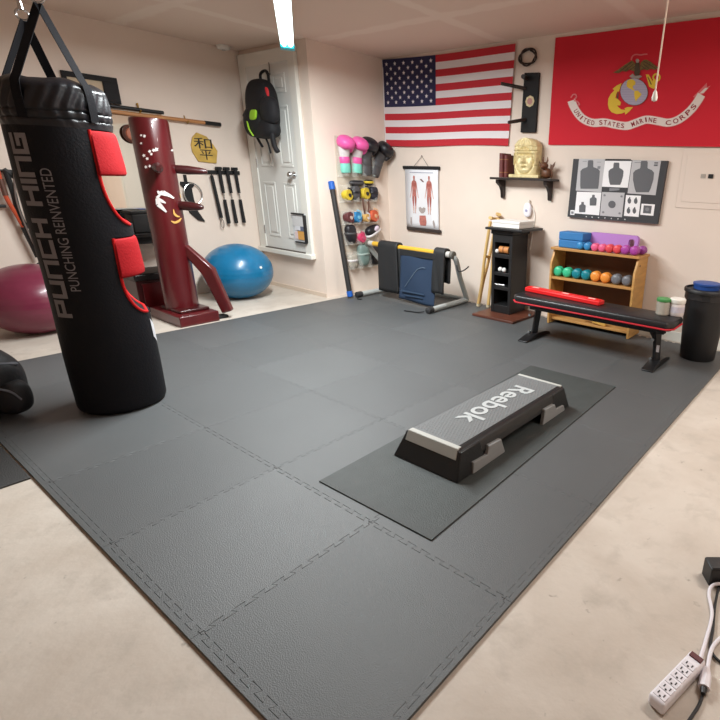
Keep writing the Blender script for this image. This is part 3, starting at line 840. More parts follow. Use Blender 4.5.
# holder on the door with cards
lf = thing('card_holder', 'black edged holder with colourful cards on the lower door', 'holder', (-2.31, YF-.03, .53))
y = YF-.05
m = MB(); m.bb(-2.405, -2.185, y+.004, y+.013, .535, .825); m.build('backing', mat('holder_clear', (204, 208, 210), .3), lf)
m = MB(); m.bb(-2.205, -2.175, y-.012, y+.013, .545, .815).bb(-2.40, -2.20, y-.012, y+.013, .815, .83).bb(-2.37, -2.18, y-.012, y+.013, .53, .545); m.build('frame', BLACK, lf, bevel=.004)
for x0_, x1_, za_, zb_, c in ((-2.385, -2.215, .70, .80, (206, 206, 206)), (-2.33, -2.22, .655, .71, (96, 104, 124)), (-2.36, -2.27, .66, .70, (222, 222, 226)), (-2.32, -2.215, .565, .65, (214, 158, 78)), (-2.37, -2.32, .57, .64, (222, 200, 200))):
    m = MB(); m.bb(x0_, x1_, y-.003-.001*abs(x0_+2.3), y+.003, za_, zb_); m.build('card', mat('card_%d' % c[2], c, .5), lf)
# ================================================================== POCKET ORGANIZER on the side wall
xo = XB
CLEAR = mat('clear_vinyl', (226, 222, 214), .2, alpha=.22)
BACKV = mat('organizer_back', (206, 194, 178), .5)
og = thing('pocket_organizer', 'clear vinyl hanging pocket organizer on the side wall', 'organizer', (xo, 3.3, .25))
m = MB(); m.bb(xo+.002, xo+.006, 3.065, 3.56, .25, 1.575); m.build('backing', BACKV, og)
rows = [(1.205, 1.40), (.955, 1.12), (.73, .86), (.52, .66), (.26, .44)]
for za_, zb_ in rows:
    for k in range(4):
        y0_, y1_ = 3.075+k*.12, 3.075+(k+1)*.12-.006
        m = MB()
        def pf(u, v, y0_=y0_, y1_=y1_, za_=za_, zb_=zb_):
            return V((xo+.008+.085*math.sin(PI*u)**.7*(1-.25*v), y0_+(y1_-y0_)*u, za_+(zb_-za_)*v))
        m.grid(pf, 12, 4)
        m.build('pocket', CLEAR, og)
HEM = mat('organizer_hem', (228, 222, 212), .5)
for za_, zb_ in rows:
    MB().bb(xo+.006, xo+.010, 3.065, 3.56, za_-.012, za_).build('hem', HEM, og)
for y in (3.1, 3.52):
    MB().cyl((xo+.002, y, 1.555), (xo+.012, y, 1.555), .009).build('grommet', CHROME, og)

PINK = mat('glove_pink', (226, 90, 160), .45, bump=.1); GWH = mat('glove_white', (214, 208, 208), .5); TEAL = mat('glove_teal', (120, 200, 182), .55, bump=.2)
GBLK = mat('glove_black', (26, 24, 30), .45, bump=.15); GGRY = mat('glove_grey', (70, 68, 70), .6); YEL = mat('wrap_yellow', (212, 184, 50), .6, bump=.3, bscale=120)
def glove(y, z, sc, mm, mw, mb_, mc, label, tilt=.0, group=None):
    """boxing glove, cuff down in the pocket, fist flopped out over the top"""
    x = xo+.058
    t_ = thing('boxing_glove', label, 'boxing glove', (x, y, z))
    Rt = Matrix.Rotation(tilt, 3, 'X')
    def P(a, b, c): return V((x, y, z))+Rt @ V((a*sc, b*sc, c*sc))
    m = MB(); m.rings([[P(.0+r*.75*math.cos(q), r*math.sin(q), h) for q in [2*PI*k/20 for k in range(20)]] for h, r in ((0, .054), (.02, .059), (.09, .057), (.095, .053))])
    m.build('cuff', mc, t_, ang=50)
    m = MB(); m.rings([[P(r*.75*math.cos(q), r*math.sin(q), h) for q in [2*PI*k/20 for k in range(20)]] for h, r in ((.095, .054), (.10, .058), (.155, .059), (.16, .055))])
    m.build('wrist_band', mb_, t_, ang=50)
    m = MB(); m.rings([[P(o_+r*.72*math.cos(q), r*math.sin(q), h) for q in [2*PI*k/20 for k in range(20)]] for h, r, o_ in ((.16, .055, 0), (.20, .063, .005), (.25, .068, .012), (.29, .062, .02))])
    m.build('palm', mw, t_, ang=60)
    m = MB(); m.ell(P(.045, 0.005, .30), (.095*sc, .092*sc, .068*sc), Rt @ Matrix.Rotation(.35, 3, 'Y'), 22, 14, 0, lambda p: V((p.x, p.y, p.z*(1-.15*p.x))), .85)
    m.build('fist', mm, t_, subsurf=1, ang=80)
    m = MB(); m.tube([P(.02, .055, .20), P(.045, .075, .245), P(.075, .07, .285), (P(.09, .055, .30))], [.02*sc, .026*sc, .026*sc, .015*sc], 12)
    m.build('thumb', mm, t_, subsurf=1, ang=80)
    return t_
glove(3.135, 1.235, .93, PINK, GWH, PINK, TEAL, 'pink, white and teal boxing glove in the top left organizer pocket', .05)
glove(3.275, 1.235, .93, PINK, GWH, PINK, TEAL, 'pink, white and teal boxing glove next to the black gloves', -.08)
glove(3.40, 1.215, 1.0, GBLK, GGRY, GGRY, GGRY, 'black boxing glove with grey cuff right of the pink gloves', -.05)
glove(3.50, 1.215, 1.0, GBLK, GGRY, GGRY, GGRY, 'black boxing glove with grey cuff flopped out toward the flag', -.45)
def wrap(y, z, r, l, mm, label, cat='hand wrap', name='hand_wrap', m2=None):
    t_ = thing(name, label, cat, (xo+.05, y, z)); r *= 1.12; l *= 1.1
    m = MB(); m.lathe([(r*.35, -l/2), (r*.95, -l/2), (r, -l/2+.005), (r, l/2-.005), (r*.95, l/2), (r*.35, l/2)], (xo+.052, y, z+r), 24, (1, .2, .1)); m.build('roll', mm, t_)
    m = MB(); m.tube(bez([(xo+.075, y+r*.9, z+r), (xo+.085, y+r*.6, z+r*2.0), (xo+.08, y-.2*r, z+r*2.3)], 5), .007, 6, flat=.4); m.build('tail', m2 or mm, t_)
    m = MB(); m.cyl((xo+.052-l/2, y, z+r), (xo+.06+l/2, y+.008, z+r), r*.33); m.build('core', m2 or GBLK, t_)
    return t_
def pad(y, z, sx, sy, sz, mm, label, cat, name, m2=None, R=None):
    t_ = thing(name, label, cat, (xo+.05, y, z))
    m = MB(); m.ell((xo+.05, y, z+sz), (sx, sy, sz), R, 22, 14, 0, lambda p: V((p.x, p.y*(1+.12*p.z), p.z)), .65); m.build('body', mm, t_, subsurf=1, ang=80)
    m = MB(); m.tube([V((xo+.05+sx*1.02*math.cos(a), y+sy*1.04*math.sin(a), z+sz*1.1)) for a in [2*PI*k/24 for k in range(24)]], .008, 6, closed=True, flat=1.6); m.build('strap', m2 or GGRY, t_)
    return t_
wrap(3.135, .965, .048, .06, YEL, 'yellow and black hand wrap in the left pocket of the second row', m2=GBLK)
pad(3.245, .965, .04, .05, .075, GGRY, 'grey black training mitt between the two yellow wraps', 'training mitt', 'training_mitt', GBLK)
wrap(3.365, .975, .052, .06, YEL, 'yellow hand wrap in the third pocket of the second row', m2=GBLK)
pad(3.485, .965, .04, .05, .07, mat('navy', (36, 36, 48), .6), 'navy black padded mitt at the right end of the second row', 'training mitt', 'training_mitt', GBLK)
pad(3.27, 1.105, .03, .085, .03, GBLK, 'flat black glove lying across the tops of the second row pockets', 'training glove', 'training_glove')
pad(3.43, 1.115, .03, .05, .03, GBLK, 'small black glove with a yellow strap above the second yellow wrap', 'training glove', 'training_glove', YEL)
wrap(3.135, .74, .05, .06, mat('wrap_maroon', (92, 44, 46), .6), 'dark maroon rolled wrap in the left pocket of the third row', m2=mat('wrap_pale', (190, 170, 160), .6))
t_ = wrap(3.235, .74, .05, .06, mat('wrap_blue', (36, 124, 178), .45), 'bright blue rolled wrap in the third organizer row', m2=mat('wrap_lightblue', (120, 186, 214), .5))
wrap(3.36, .74, .038, .06, mat('wrap_tan', (206, 164, 96), .6), 'small tan roll beside the orange roll in the third row', m2=GWH)
wrap(3.465, .74, .055, .06, mat('wrap_orange', (206, 92, 58), .55), 'large orange red roll at the right end of the third row', m2=mat('wrap_peach', (222, 170, 130), .6))
lp = thing('loop_band', 'thin brown loop band hanging above the third organizer row', 'resistance band', (xo+.03, 3.36, .84))
MB().tube(bez([(xo+.05, 3.36, .80), (xo+.07, 3.325, .90), (xo+.06, 3.335, 1.0), (xo+.06, 3.39, 1.0), (xo+.07, 3.395, .9), (xo+.06, 3.37, .80)], 6), .007, 8, flat=1.5).build('band', BR, lp)
MB().box((xo+.055, 3.365, .80), (.02, .03, .02)).build('stitch_tab', GBLK, lp)
pad(3.145, .525, .045, .06, .10, GBLK, 'black pad in the left pocket of the fourth row', 'training mitt', 'training_mitt', GGRY)
wrap(3.27, .53, .045, .07, mat('wrap_hotpink', (206, 56, 100), .5), 'hot pink roll in the fourth row by the yellow bar end', m2=mat('wrap_rose', (190, 80, 110), .5))
sh = thing('training_shoe', 'black and white shoe tucked into the fourth organizer row', 'shoe', (xo+.05, 3.43, .60))
m = MB(); m.ell((xo+.07, 3.43, .655), (.05, .10, .05), Matrix.Rotation(.45, 3, 'X'), 22, 14, 0, lambda p: V((p.x*(1-.15*p.y), p.y, p.z*(1-.3*p.y) if p.z > 0 else p.z)), .8); m.build('upper', GBLK, sh, subsurf=1, ang=80)
m = MB(); m.ell((xo+.072, 3.435, .625), (.053, .105, .02), Matrix.Rotation(.45, 3, 'X'), 22, 10, 0, None, .7); m.build('sole', GWH, sh, subsurf=1, ang=80)
m = MB(); m.ell((xo+.10, 3.45, .67), (.03, .05, .028), Matrix.Rotation(.45, 3, 'X'), 16, 10); m.build('side_stripe', mat('shoe_lilac', (206, 190, 204), .5), sh, subsurf=1)
pad(3.30, .275, .045, .07, .12, mat('teal_grey', (118, 138, 132), .5), 'grey green pad in the bottom organizer row', 'training mitt', 'training_mitt', mat('pale_green', (160, 176, 168), .5))
pad(3.15, .27, .04, .055, .075, mat('clear_item', (198, 190, 176), .3, trans=.3), 'pale see-through guard in the bottom left pocket', 'guard', 'mouth_guard', GWH)
pad(3.455, .27, .045, .075, .11, GBLK, 'black pad at the right end of the bottom organizer row', 'training mitt', 'training_mitt', GGRY)

# weighted bar leaning in front of the organizer
wb = thing('weighted_bar', 'black weighted exercise bar with blue end caps leaning on the side wall', 'exercise bar', (-1.78, 2.95, .0))
BLUE = mat('cap_blue', (30, 92, 180), .45)
p0, p1 = V((-1.775, 2.955, .012)), V((-1.958, 2.965, 1.15)); dd = (p1-p0).normalized()
MB().cyl(p0+dd*.05, p1-dd*.07, .025).build('shaft', mat('bar_foam', (40, 38, 38), .6, bump=.2), wb)
MB().lathe([(.024, 0), (.030, .006), (.030, .055), (.026, .06)], p0, 20, dd).build('end_cap', BLUE, wb)
MB().lathe([(.026, -.08), (.030, -.075), (.030, -.006), (.022, 0)], p1, 20, dd).build('end_cap', BLUE, wb)

# ================================================================== DIP BAR FRAME with mats
GREYT = mat('tube_grey', (168, 172, 170), .45); YELT = mat('tube_yellow', (218, 170, 56), .45); RUBB = mat('tube_foot', (44, 44, 46), .6)
db = thing('dip_bar_frame', 'grey tube exercise frame with a yellow top bar by the back wall', 'exercise frame', (-1.25, 3.3, 0))
zb_ = .535; yb_ = 3.26
for x, xf in ((-1.74, -1.735), (-.755, -.725)):
    MB().cyl((xf, 3.06, .03), (x, 3.63, .03), .026).build('foot', GREYT, db)
    MB().lathe([(.02, 0), (.030, .006), (.030, .07), (.026, .075)], (xf, 3.0, .031), 18, (x-xf, .57, 0)).build('foot_cap', RUBB, db)
MB().cyl((-1.74, 3.63, .03), (-.755, 3.63, .03), .022).build('cross_tube', GREYT, db)
for x, xt in ((-1.74, -1.815), (-.755, -.625)):
    MB().tube(bez([(x, 3.63, .03), (x+(xt-x)*.5, 3.44, .29), (xt, 3.30, .48), (xt+(.03 if x < -1 else -.03), yb_, zb_)], 6), .025, 14).build('upright', GREYT, db)
MB().cyl((-1.79, yb_, zb_+.005), (-1.72, yb_, zb_+.005), .028).build('end_sleeve', mat('sleeve_pale', (190, 186, 180), .5), db)
MB().cyl((-.735, yb_, zb_), (-.63, yb_, zb_), .030).build('end_sleeve', mat('sleeve_pale', (190, 186, 180), .5), db)
MB().cyl((-1.72, yb_, zb_+.005), (-.735, yb_, zb_), .025).build('top_bar', YELT, db)
for x in (-1.80, -.635):
    MB().lathe([(.028, -.02), (.036, -.016), (.036, .016), (.028, .02)], (x, yb_, zb_), 18, (1, 0, 0)).build('clamp', mat('clamp_grey', (104, 100, 94), .5), db)
MB().tube(bez([(-.60, 3.28, .44), (-.57, 3.27, .39), (-.53, 3.30, .40), (-.52, 3.36, .43)], 6), .006, 8).build('cable', BLACK, db)
MB().tube(bez([(-.96, 2.93, .006), (-.88, 2.95, .006), (-.81, 2.965, .008), (-.755, 2.99, .02)], 6), .006, 8).build('pull_strap', BLACK, db)
MB().tube(bez([(-1.70, 2.99, .006), (-1.66, 2.96, .006), (-1.62, 2.975, .006)], 6), .006, 8).build('pull_strap', BLACK, db)
def drape(name, label, x0, x1, zf, zr, mm, th, cat, yoff=.0, x0b=None, x1b=None, wav=.004):
    t_ = thing(name, label, cat, ((x0+x1)/2, yb_, zf))
    x0b = x0 if x0b is None else x0b; x1b = x1 if x1b is None else x1b
    r = .029+th/2+yoff
    path = []
    n1 = 12
    for k in range(n1+1):
        z = zf+(zb_+.003-zf)*k/n1; path.append((yb_-r-(.02*(1-k/n1)), z, 1-k/n1))
    for k in range(1, 10):
        a = PI-PI*k/10; path.append((yb_+r*math.cos(a), zb_+.003+r*math.sin(a), 0))
    for k in range(n1+1):
        z = zb_+.003-(zb_+.003-zr)*k/n1; path.append((yb_+r, z, k/n1))
    m = MB()
    def fn(u, v):
        f = v*(len(path)-1); i = min(int(f), len(path)-2); w = f-i
        y, z, s = [path[i][q]*(1-w)+path[i+1][q]*w for q in range(3)]
        front = i < n1
        xa = x0+((x0b-x0)*s if front else 0); xb = x1+((x1b-x1)*s if front else 0)
        return V((xa+(xb-xa)*u, y+wav*math.sin(u*9+z*11)*s, z))
    m.grid(fn, 16, len(path)-1)
    return t_, m.build('sheet', mm, t_, solid=th, ang=60)
BLKMAT = mat('mat_black', (33, 34, 36), .6, bump=.15, bscale=160)
t_, _ = drape('folded_mat', 'black folded exercise mat draped over the left of the yellow bar', -1.60, -1.335, .075, .12, BLKMAT, .022, 'mat', 0, -1.60, -1.31)
MB().bb(-1.335, -1.305, yb_-.035, yb_+.03, .17, .53).build('inner_fold', BLKMAT, t_, bevel=.01)
BLU = mat('sling_blue', (36, 55, 80), .7, bump=.12, bscale=120)
bs = thing('blue_sling', 'blue fabric panel with a thin pale swoosh hung below the yellow bar', 'fabric panel', (-1.06, 3.21, .02))
m = MB(); m.grid(lambda u, v: V((-1.29+.015*v+(.475-.0*v)*u, 3.215-.03*(1-v)+.006*math.sin(u*7+v*3), .035-.02*u+(.47+.015*u)*v)), 20, 16); m.build('panel', BLU, bs, solid=.008)
m = MB(); m.bb(-1.285, -.80, 3.203, 3.216, .475, .535); m.build('top_band', BLKMAT, bs, bevel=.004)
m = MB(); m.tube(bez([(-1.20, 3.183, .17), (-1.13, 3.186, .25), (-1.08, 3.19, .31), (-1.03, 3.192, .36), (-.97, 3.194, .385), (-.93, 3.195, .385)], 6), .002, 6); m.build('swoosh', mat('sling_print', (120, 138, 154), .6), bs)
for q, (xa, xb_, z) in enumerate(((-1.24, -.93, .125), (-1.20, -.95, .09))):
    m = MB(); m.bb(xa, xb_, 3.168+q*-.002, 3.176+q*-.002, z-.006, z+.006-q*.006); m.build('print_line', mat('sling_print2', (56, 76, 100), .6), bs)
drape('black_wrap', 'narrow black padded wrap hanging over the right end of the yellow bar', -.83, -.70, .16, .25, BLKMAT, .024, 'pad', 0, -.85, -.70, .008)

# ================================================================== ANATOMY POSTER
ap = thing('anatomy_poster', 'hanging anatomy chart of two muscle figures with black rails', 'poster', (-1.45, YB-.02, .66))
yp = YB-.022
MB().grid(lambda u, v: V((-1.695+.475*u, yp-.004*math.sin(PI*v), .69+.61*v)), 4, 10).build('sheet', mat('poster_white', (236, 236, 240), .45), ap, solid=.002)
MB().bb(-1.722, -1.205, yp-.010, yp+.014, 1.292, 1.325).build('rail', BLACKMAT, ap, bevel=.004)
MB().bb(-1.69, -1.195, yp-.010, yp+.014, .66, .694).build('rail', mat('rail_brown', (58, 48, 44), .6), ap, bevel=.004)
m = MB(); m.tube([(-1.56, yp, 1.325), (-1.455, yp+.012, 1.42), (-1.36, yp, 1.325)], .0025, 6); m.build('cord', mat('cord_grey', (120, 112, 104), .7), ap)
MB().cyl((-1.455, YB-.001, 1.422), (-1.455, YB-.02, 1.425), .006).build('nail', CHROME, ap)
MUS = mat('muscle_red', (182, 112, 102), .6, var=.25, vscale=40); MUS2 = mat('muscle_pale', (222, 176, 164), .6); BON = mat('bone_grey', (172, 160, 156), .6)
def fig(cx, name):
    m = MB(); yy = yp-.0075
    S = .385
    half = [(0, 1), (.035, .99), (.045, .95), (.03, .90), (.035, .875), (.10, .855), (.135, .80), (.15, .70), (.175, .58), (.215, .46), (.235, .42), (.215, .41), (.18, .47), (.14, .58), (.115, .68), (.105, .72), (.095, .60), (.105, .50), (.115, .40), (.095, .26), (.085, .22), (.085, .14), (.055, .03), (.075, .0), (.03, .0), (.025, .12), (.03, .22), (.02, .30), (.012, .44), (0, .46)]
    L = [(x, z) for x, z in half]; Rr = [(-x, z) for x, z in half[::-1]][1:-1]
    m.poly([(cx+x*S*.72, yy, .845+z*S) for x, z in L+Rr], 0)
    # light bands: hands and shins, chest line
    for sx in (-1, 1):
        m.poly([(cx+sx*x*S*.72, yy-.001, .845+z*S) for x, z in ((.17, .60), (.215, .46), (.235, .42), (.215, .41), (.18, .47), (.155, .55))], 1)
        m.poly([(cx+sx*x*S*.72, yy-.001, .845+z*S) for x, z in ((.03, .20), (.08, .19), (.075, .1), (.05, .02), (.03, .02))], 1)
        m.poly([(cx+sx*x*S*.72, yy-.001, .845+z*S) for x, z in ((.012, .80), (.09, .82), (.10, .76), (.05, .72), (.012, .73))], 2)
        m.poly([(cx+sx*x*S*.72, yy-.001, .845+z*S) for x, z in ((.02, .44), (.09, .46), (.085, .30), (.04, .26))], 2)
    m.build(name, [MUS, MUS2, mat('muscle_dark', (164, 88, 80), .6)], ap, flip=False)
fig(-1.56, 'figure'); fig(-1.345, 'figure')
PRM = [MUS, BON, mat('print_dark', (110, 70, 66), .6), mat('print_blue', (170, 174, 190), .6)]
def pel(pts, mi_): MB().poly([(x, yp-.0075, z) for x, z in pts]).build('print', PRM[mi_], ap, flip=False)
pel([(-1.50, .905), (-1.475, .915), (-1.45, .90), (-1.425, .915), (-1.40, .905), (-1.405, .875), (-1.435, .85), (-1.465, .85), (-1.495, .875)], 1)
pel([(-1.49, .825), (-1.40, .83), (-1.39, .76), (-1.40, .725), (-1.48, .722), (-1.495, .76)], 0)
pel([(-1.475, 1.195), (-1.455, 1.2), (-1.42, 1.175), (-1.415, 1.165), (-1.44, 1.17)], 2)
pel([(-1.625, .80), (-1.61, .80), (-1.605, .75), (-1.615, .715), (-1.63, .74)], 1)
pel([(-1.30, .78), (-1.285, .79), (-1.27, .755), (-1.265, .71), (-1.285, .715), (-1.30, .75)], 1)
pel([(-1.62, 1.265), (-1.28, 1.265), (-1.28, 1.258), (-1.62, 1.258)], 3)

# ================================================================== FLAGS
def wave(x, z): return .006*math.sin(x*4.3+z*1.5)+.003*math.sin(z*7+x*2)
NAVY = mat('flag_navy', (38, 38, 74), .85, bump=.2, bscale=300); FRED = mat('flag_red', (190, 40, 52), .85, bump=.2, bscale=300); FWH = mat('flag_white', (226, 220, 222), .85, bump=.2, bscale=300)
fl = thing('country_flag', 'large red, white and blue flag with stars hung on the back wall', 'flag', (-1.15, YB-.015, 1.52))
TL, TR, BL_, BR_ = (-1.978, 2.347), (-.318, 2.327), (-1.972, 1.523), (-.366, 1.513)
def fpt(u, v, lay=0):
    x = (TL[0]*(1-u)+TR[0]*u)*(1-v)+(BL_[0]*(1-u)+BR_[0]*u)*v
    z = (TL[1]*(1-u)+TR[1]*u)*(1-v)+(BL_[1]*(1-u)+BR_[1]*u)*v
    z -= .012*math.sin(PI*u)*(1-v)+.006*math.sin(PI*u*2)*v
    return V((x, YB-.014-wave(x, z)-lay, z))
m = MB()
def fm(i, j):
    if j < 28 and i < 22: return 0
    return 1 if (j//4) % 2 == 0 else 2
m.grid(lambda u, v: fpt(u, v), 50, 52, 0, fm)
st_ = []
for r in range(9):
    n = 6 if r % 2 == 0 else 5
    for c in range(n):
        cu = (.44/12)*(1+2*c+(0 if n == 6 else 1)); cv = (7/13)*(r+1)/10
        pts = []
        for k in range(10):
            a = PI/2+k*PI/5; q = .0185 if k % 2 == 0 else .008
            pts.append(fpt(cu+q*math.cos(a)/1.66*1.0*1.25, cv-q*math.sin(a)/.82*1.0*1.15, .0022))
        m.poly(pts, 2)
o = m.build('cloth', [NAVY, FRED, FWH], fl, flip=False, ang=60)
MB().bb(-1.987, -1.972, YB-.018, YB-.006, 1.522, 2.346).build('header', FWH, fl)

mf = thing('red_flag', 'large red flag with an eagle, globe and anchor emblem and a scroll', 'flag', (.9, YB-.015, 1.5))
MRED = mat('corps_red', (206, 28, 46), .85, bump=.2, bscale=300)
A_, B_, C_, D_ = (.068, 2.331), (1.74, 2.312), (.059, 1.518), (1.73, 1.487)
def gpt(u, v):
    x = (A_[0]*(1-u)+B_[0]*u)*(1-v)+(C_[0]*(1-u)+D_[0]*u)*v
    z = (A_[1]*(1-u)+B_[1]*u)*(1-v)+(C_[1]*(1-u)+D_[1]*u)*v
    return V((x, YB-.014-wave(x, z), z))
MB().grid(gpt, 40, 24).build('cloth', MRED, mf, flip=False, ang=60)
def ep(x, y, lay, ox=600, oy=50, s=9.0):
    p = onY(ox+x/s, oy+y/s, YB-.014); return V((p.x, YB-.014-wave(p.x, p.z)-.002-lay*.0014, p.z))
def sp_(x, y, lay): return ep(x, y, lay, 560, 30, 4.5)
GOLD = mat('emblem_gold', (222, 186, 50), .7); GLB = mat('emblem_globe', (170, 162, 182), .7); EAG = mat('emblem_brown', (112, 88, 42), .7, var=.35, vscale=60)
EGR = mat('emblem_grey', (150, 140, 132), .7); OUT = mat('emblem_dark', (96, 66, 40), .7); RIB = mat('emblem_pink', (216, 110, 114), .7); SCR = mat('scroll_white', (226, 212, 204), .8); LTR = mat('scroll_letter', (140, 26, 40), .8)
m = MB()
def E_(pts, mi_, lay): m.poly([ep(x, y, lay) for x, y in pts], mi_)
# anchor: fluke arc lower left, shank, stock upper right
arcO = [(195, 300), (150, 320), (115, 350), (130, 365), (95, 400), (75, 440), (72, 490), (80, 530), (105, 560), (150, 577), (195, 572), (225, 560), (228, 582), (265, 555), (300, 515), (245, 515), (222, 525), (228, 540), (190, 535), (158, 505), (145, 465), (140, 430), (150, 390), (160, 372), (172, 375)]
E_(arcO, 0, 1)
E_([(118, 455), (150, 430), (190, 470), (185, 500), (140, 500)], 0, 2)
E_([(150, 440), (160, 380), (170, 385), (165, 440)], 3, 2)
E_([(415, 222), (440, 222), (505, 330), (490, 350), (470, 345), (445, 330)], 0, 1)
E_([(430, 245), (436, 240), (470, 310), (462, 316)], 3, 2)
ring_o = [(512+38*math.cos(a), 248+38*math.sin(a)) for a in [2*PI*k/24 for k in range(24)]]
ring_i = [(512+22*math.cos(a), 248+22*math.sin(a)) for a in [2*PI*k/24 for k in range(24)]]
for k in range(24):
    E_([ring_o[k], ring_o[(k+1) % 24], ring_i[(k+1) % 24], ring_i[k]], 0, 1)
E_([(480, 270), (500, 262), (515, 300), (495, 318), (478, 300)], 0, 2)
m.build('anchor', [GOLD, GLB, EAG, OUT], mf, flip=False)
m = MB()
gl = [(310+124*math.cos(a)*math.cos(.5)+118*math.sin(a)*math.sin(.5)*-1, 378+124*math.cos(a)*math.sin(.5)+118*math.sin(a)*math.cos(.5)) for a in [2*PI*k/40 for k in range(40)]]
E_([(310+(x-310)*1.035, 378+(y-378)*1.035) for x, y in gl], 1, 3); E_(gl, 0, 4)
NA = [(245, 300), (252, 275), (275, 266), (305, 268), (325, 290), (322, 315), (302, 325), (300, 345), (318, 362), (308, 368), (285, 355), (262, 345), (243, 328)]
SA_ = [(315, 370), (345, 366), (380, 400), (362, 425), (340, 445), (328, 468), (318, 440), (312, 400)]
for q in (NA, SA_):
    E_(q, 2, 5)
for k in range(-4, 6):
    y = 378+k*22; w = math.sqrt(max(0, 1-((y-378)/122)**2))*118
    E_([(310-w, y), (310+w, y), (310+w, y+3), (310-w, y+3)], 3, 4.4)
m.build('globe', [GLB, OUT, GOLD, mat('globe_line', (150, 140, 166), .7)], mf, flip=False)
m = MB()
E_([(120, 206), (165, 180), (205, 150), (250, 120), (292, 95), (312, 112), (332, 150), (332, 186), (300, 192), (270, 178), (240, 196), (205, 190), (175, 210)], 0, 6)
E_([(366, 150), (372, 115), (398, 92), (425, 90), (462, 110), (500, 140), (532, 162), (500, 182), (460, 172), (430, 186), (400, 176), (370, 186)], 0, 6)
for (a, b_) in (((290, 110), (180, 198)), ((305, 130), (230, 190)), ((318, 150), (275, 182)), ((400, 105), (510, 170)), ((390, 125), (450, 172)), ((380, 145), (415, 176))):
    L = math.hypot(b_[0]-a[0], b_[1]-a[1]); nx_, ny_ = -(b_[1]-a[1])/L*3, (b_[0]-a[0])/L*3
    E_([(a[0]+nx_, a[1]+ny_), (b_[0]+nx_, b_[1]+ny_), (b_[0]-nx_, b_[1]-ny_), (a[0]-nx_, a[1]-ny_)], 2, 7)
E_([(325, 115), (362, 115), (368, 200), (360, 232), (325, 236), (312, 210)], 2, 7)
E_([(325, 95), (335, 82), (352, 84), (360, 100), (352, 118), (332, 118)], 1, 8)
E_([(268, 240), (300, 215), (318, 235), (368, 230), (386, 242), (352, 262), (300, 258)], 1, 7)
m.build('eagle', [EAG, EGR, mat('emblem_darkbrown', (74, 56, 34), .7)], mf, flip=False)
m = MB()
rb = [(285, 92), (292, 65), (310, 46), (335, 42), (370, 48), (400, 42), (432, 40)]
for i in range(len(rb)-1):
    (xa, ya), (xb_, yb2) = rb[i], rb[i+1]; L = math.hypot(xb_-xa, yb2-ya); nx_, ny_ = -(yb2-ya)/L*6, (xb_-xa)/L*6
    E_([(xa+nx_, ya+ny_), (xb_+nx_, yb2+ny_), (xb_-nx_, yb2-ny_), (xa-nx_, ya-ny_)], 0, 6)
m.build('ribbon', RIB, mf, flip=False)
# scroll with lettering
path = [(52, 318), (62, 345), (85, 382), (112, 405), (150, 418), (200, 416), (250, 426), (300, 432), (340, 420), (390, 404), (440, 410), (490, 418), (540, 402), (590, 362), (622, 320), (638, 292)]
def cm(pts, n):
    out = [V((x, y, 0)) for x, y in pts]; return [(p.x, p.y) for p in bez([(x, y, 0) for x, y in pts], n)]
sp = cm(path, 6)
cum = [0]
for a, b_ in zip(sp, sp[1:]): cum.append(cum[-1]+math.hypot(b_[0]-a[0], b_[1]-a[1]))
def along(d):
    d = min(max(d, 0), cum[-1]-1e-3)
    i = max(k for k in range(len(cum)-1) if cum[k] <= d); w = (d-cum[i])/(cum[i+1]-cum[i])
    x = sp[i][0]*(1-w)+sp[i+1][0]*w; y = sp[i][1]*(1-w)+sp[i+1][1]*w
    j0, j1 = max(0, i-1), min(len(sp)-1, i+2)
    dx, dy = sp[j1][0]-sp[j0][0], sp[j1][1]-sp[j0][1]; L = math.hypot(dx, dy)
    return x, y, dx/L, dy/L
scr = thing_part = None
m = MB(); HWD = 17.5
for w, mi_, lay in ((HWD+2.5, 1, 1), (HWD, 0, 2)):
    n = 60
    row = []
    for k in range(n+1):
        x, y, tx, ty = along(cum[-1]*k/n); row.append(((x+ty*w, y-tx*w), (x-ty*w, y+tx*w)))
    for k in range(n):
        m.poly([sp_(*row[k][0], lay), sp_(*row[k+1][0], lay), sp_(*row[k+1][1], lay), sp_(*row[k][1], lay)], mi_)
def band2(pts, w, mi_, lay):
    for (xa, ya), (xb_, yb2) in zip(pts, pts[1:]):
        L = math.hypot(xb_-xa, yb2-ya); nx_, ny_ = -(yb2-ya)/L*w, (xb_-xa)/L*w
        m.poly([sp_(xa+nx_, ya+ny_, lay), sp_(xb_+nx_, yb2+ny_, lay), sp_(xb_-nx_, yb2-ny_, lay), sp_(xa-nx_, ya-ny_, lay)], mi_)
band2([(50, 305), (60, 290), (72, 290), (76, 303), (64, 312)], 3, 1, 3)
band2([(64, 318), (80, 322), (90, 336), (80, 338)], 3, 1, 3)
m.poly([sp_(x, y, 1.5) for x, y in ((600, 302), (640, 262), (662, 238), (662, 258), (680, 250), (648, 288), (612, 306))], 1)
m.poly([sp_(x, y, 2.5) for x, y in ((628, 288), (655, 262), (668, 262), (648, 284))], 0)
so = m.build('scroll', [SCR, RIB], mf, flip=False)
m = MB()
def word(w, d0, d1, off):
    n = len(w); step = (d1-d0)/n
    for i, ch in enumerate(w):
        vs, fs = text2d(ch, 1.0, .012)
        x0_ = min(p[0] for p in vs); x1_ = max(p[0] for p in vs); y0_ = min(p[1] for p in vs); y1_ = max(p[1] for p in vs)
        x, y, tx, ty = along(d0+step*(i+.5)); ww = step*(.30 if ch == 'I' else .72); hh = 21
        pts = []
        for (gx, gy) in vs:
            a = (gx-(x0_+x1_)/2)/(x1_-x0_)*ww; b_ = ((gy-y0_)/(y1_-y0_)-.5)*hh
            px_ = x+tx*a+ty*b_; py_ = y+ty*a-tx*b_
            pts.append(sp_(px_, py_, 3.4))
        m.add(pts, fs)
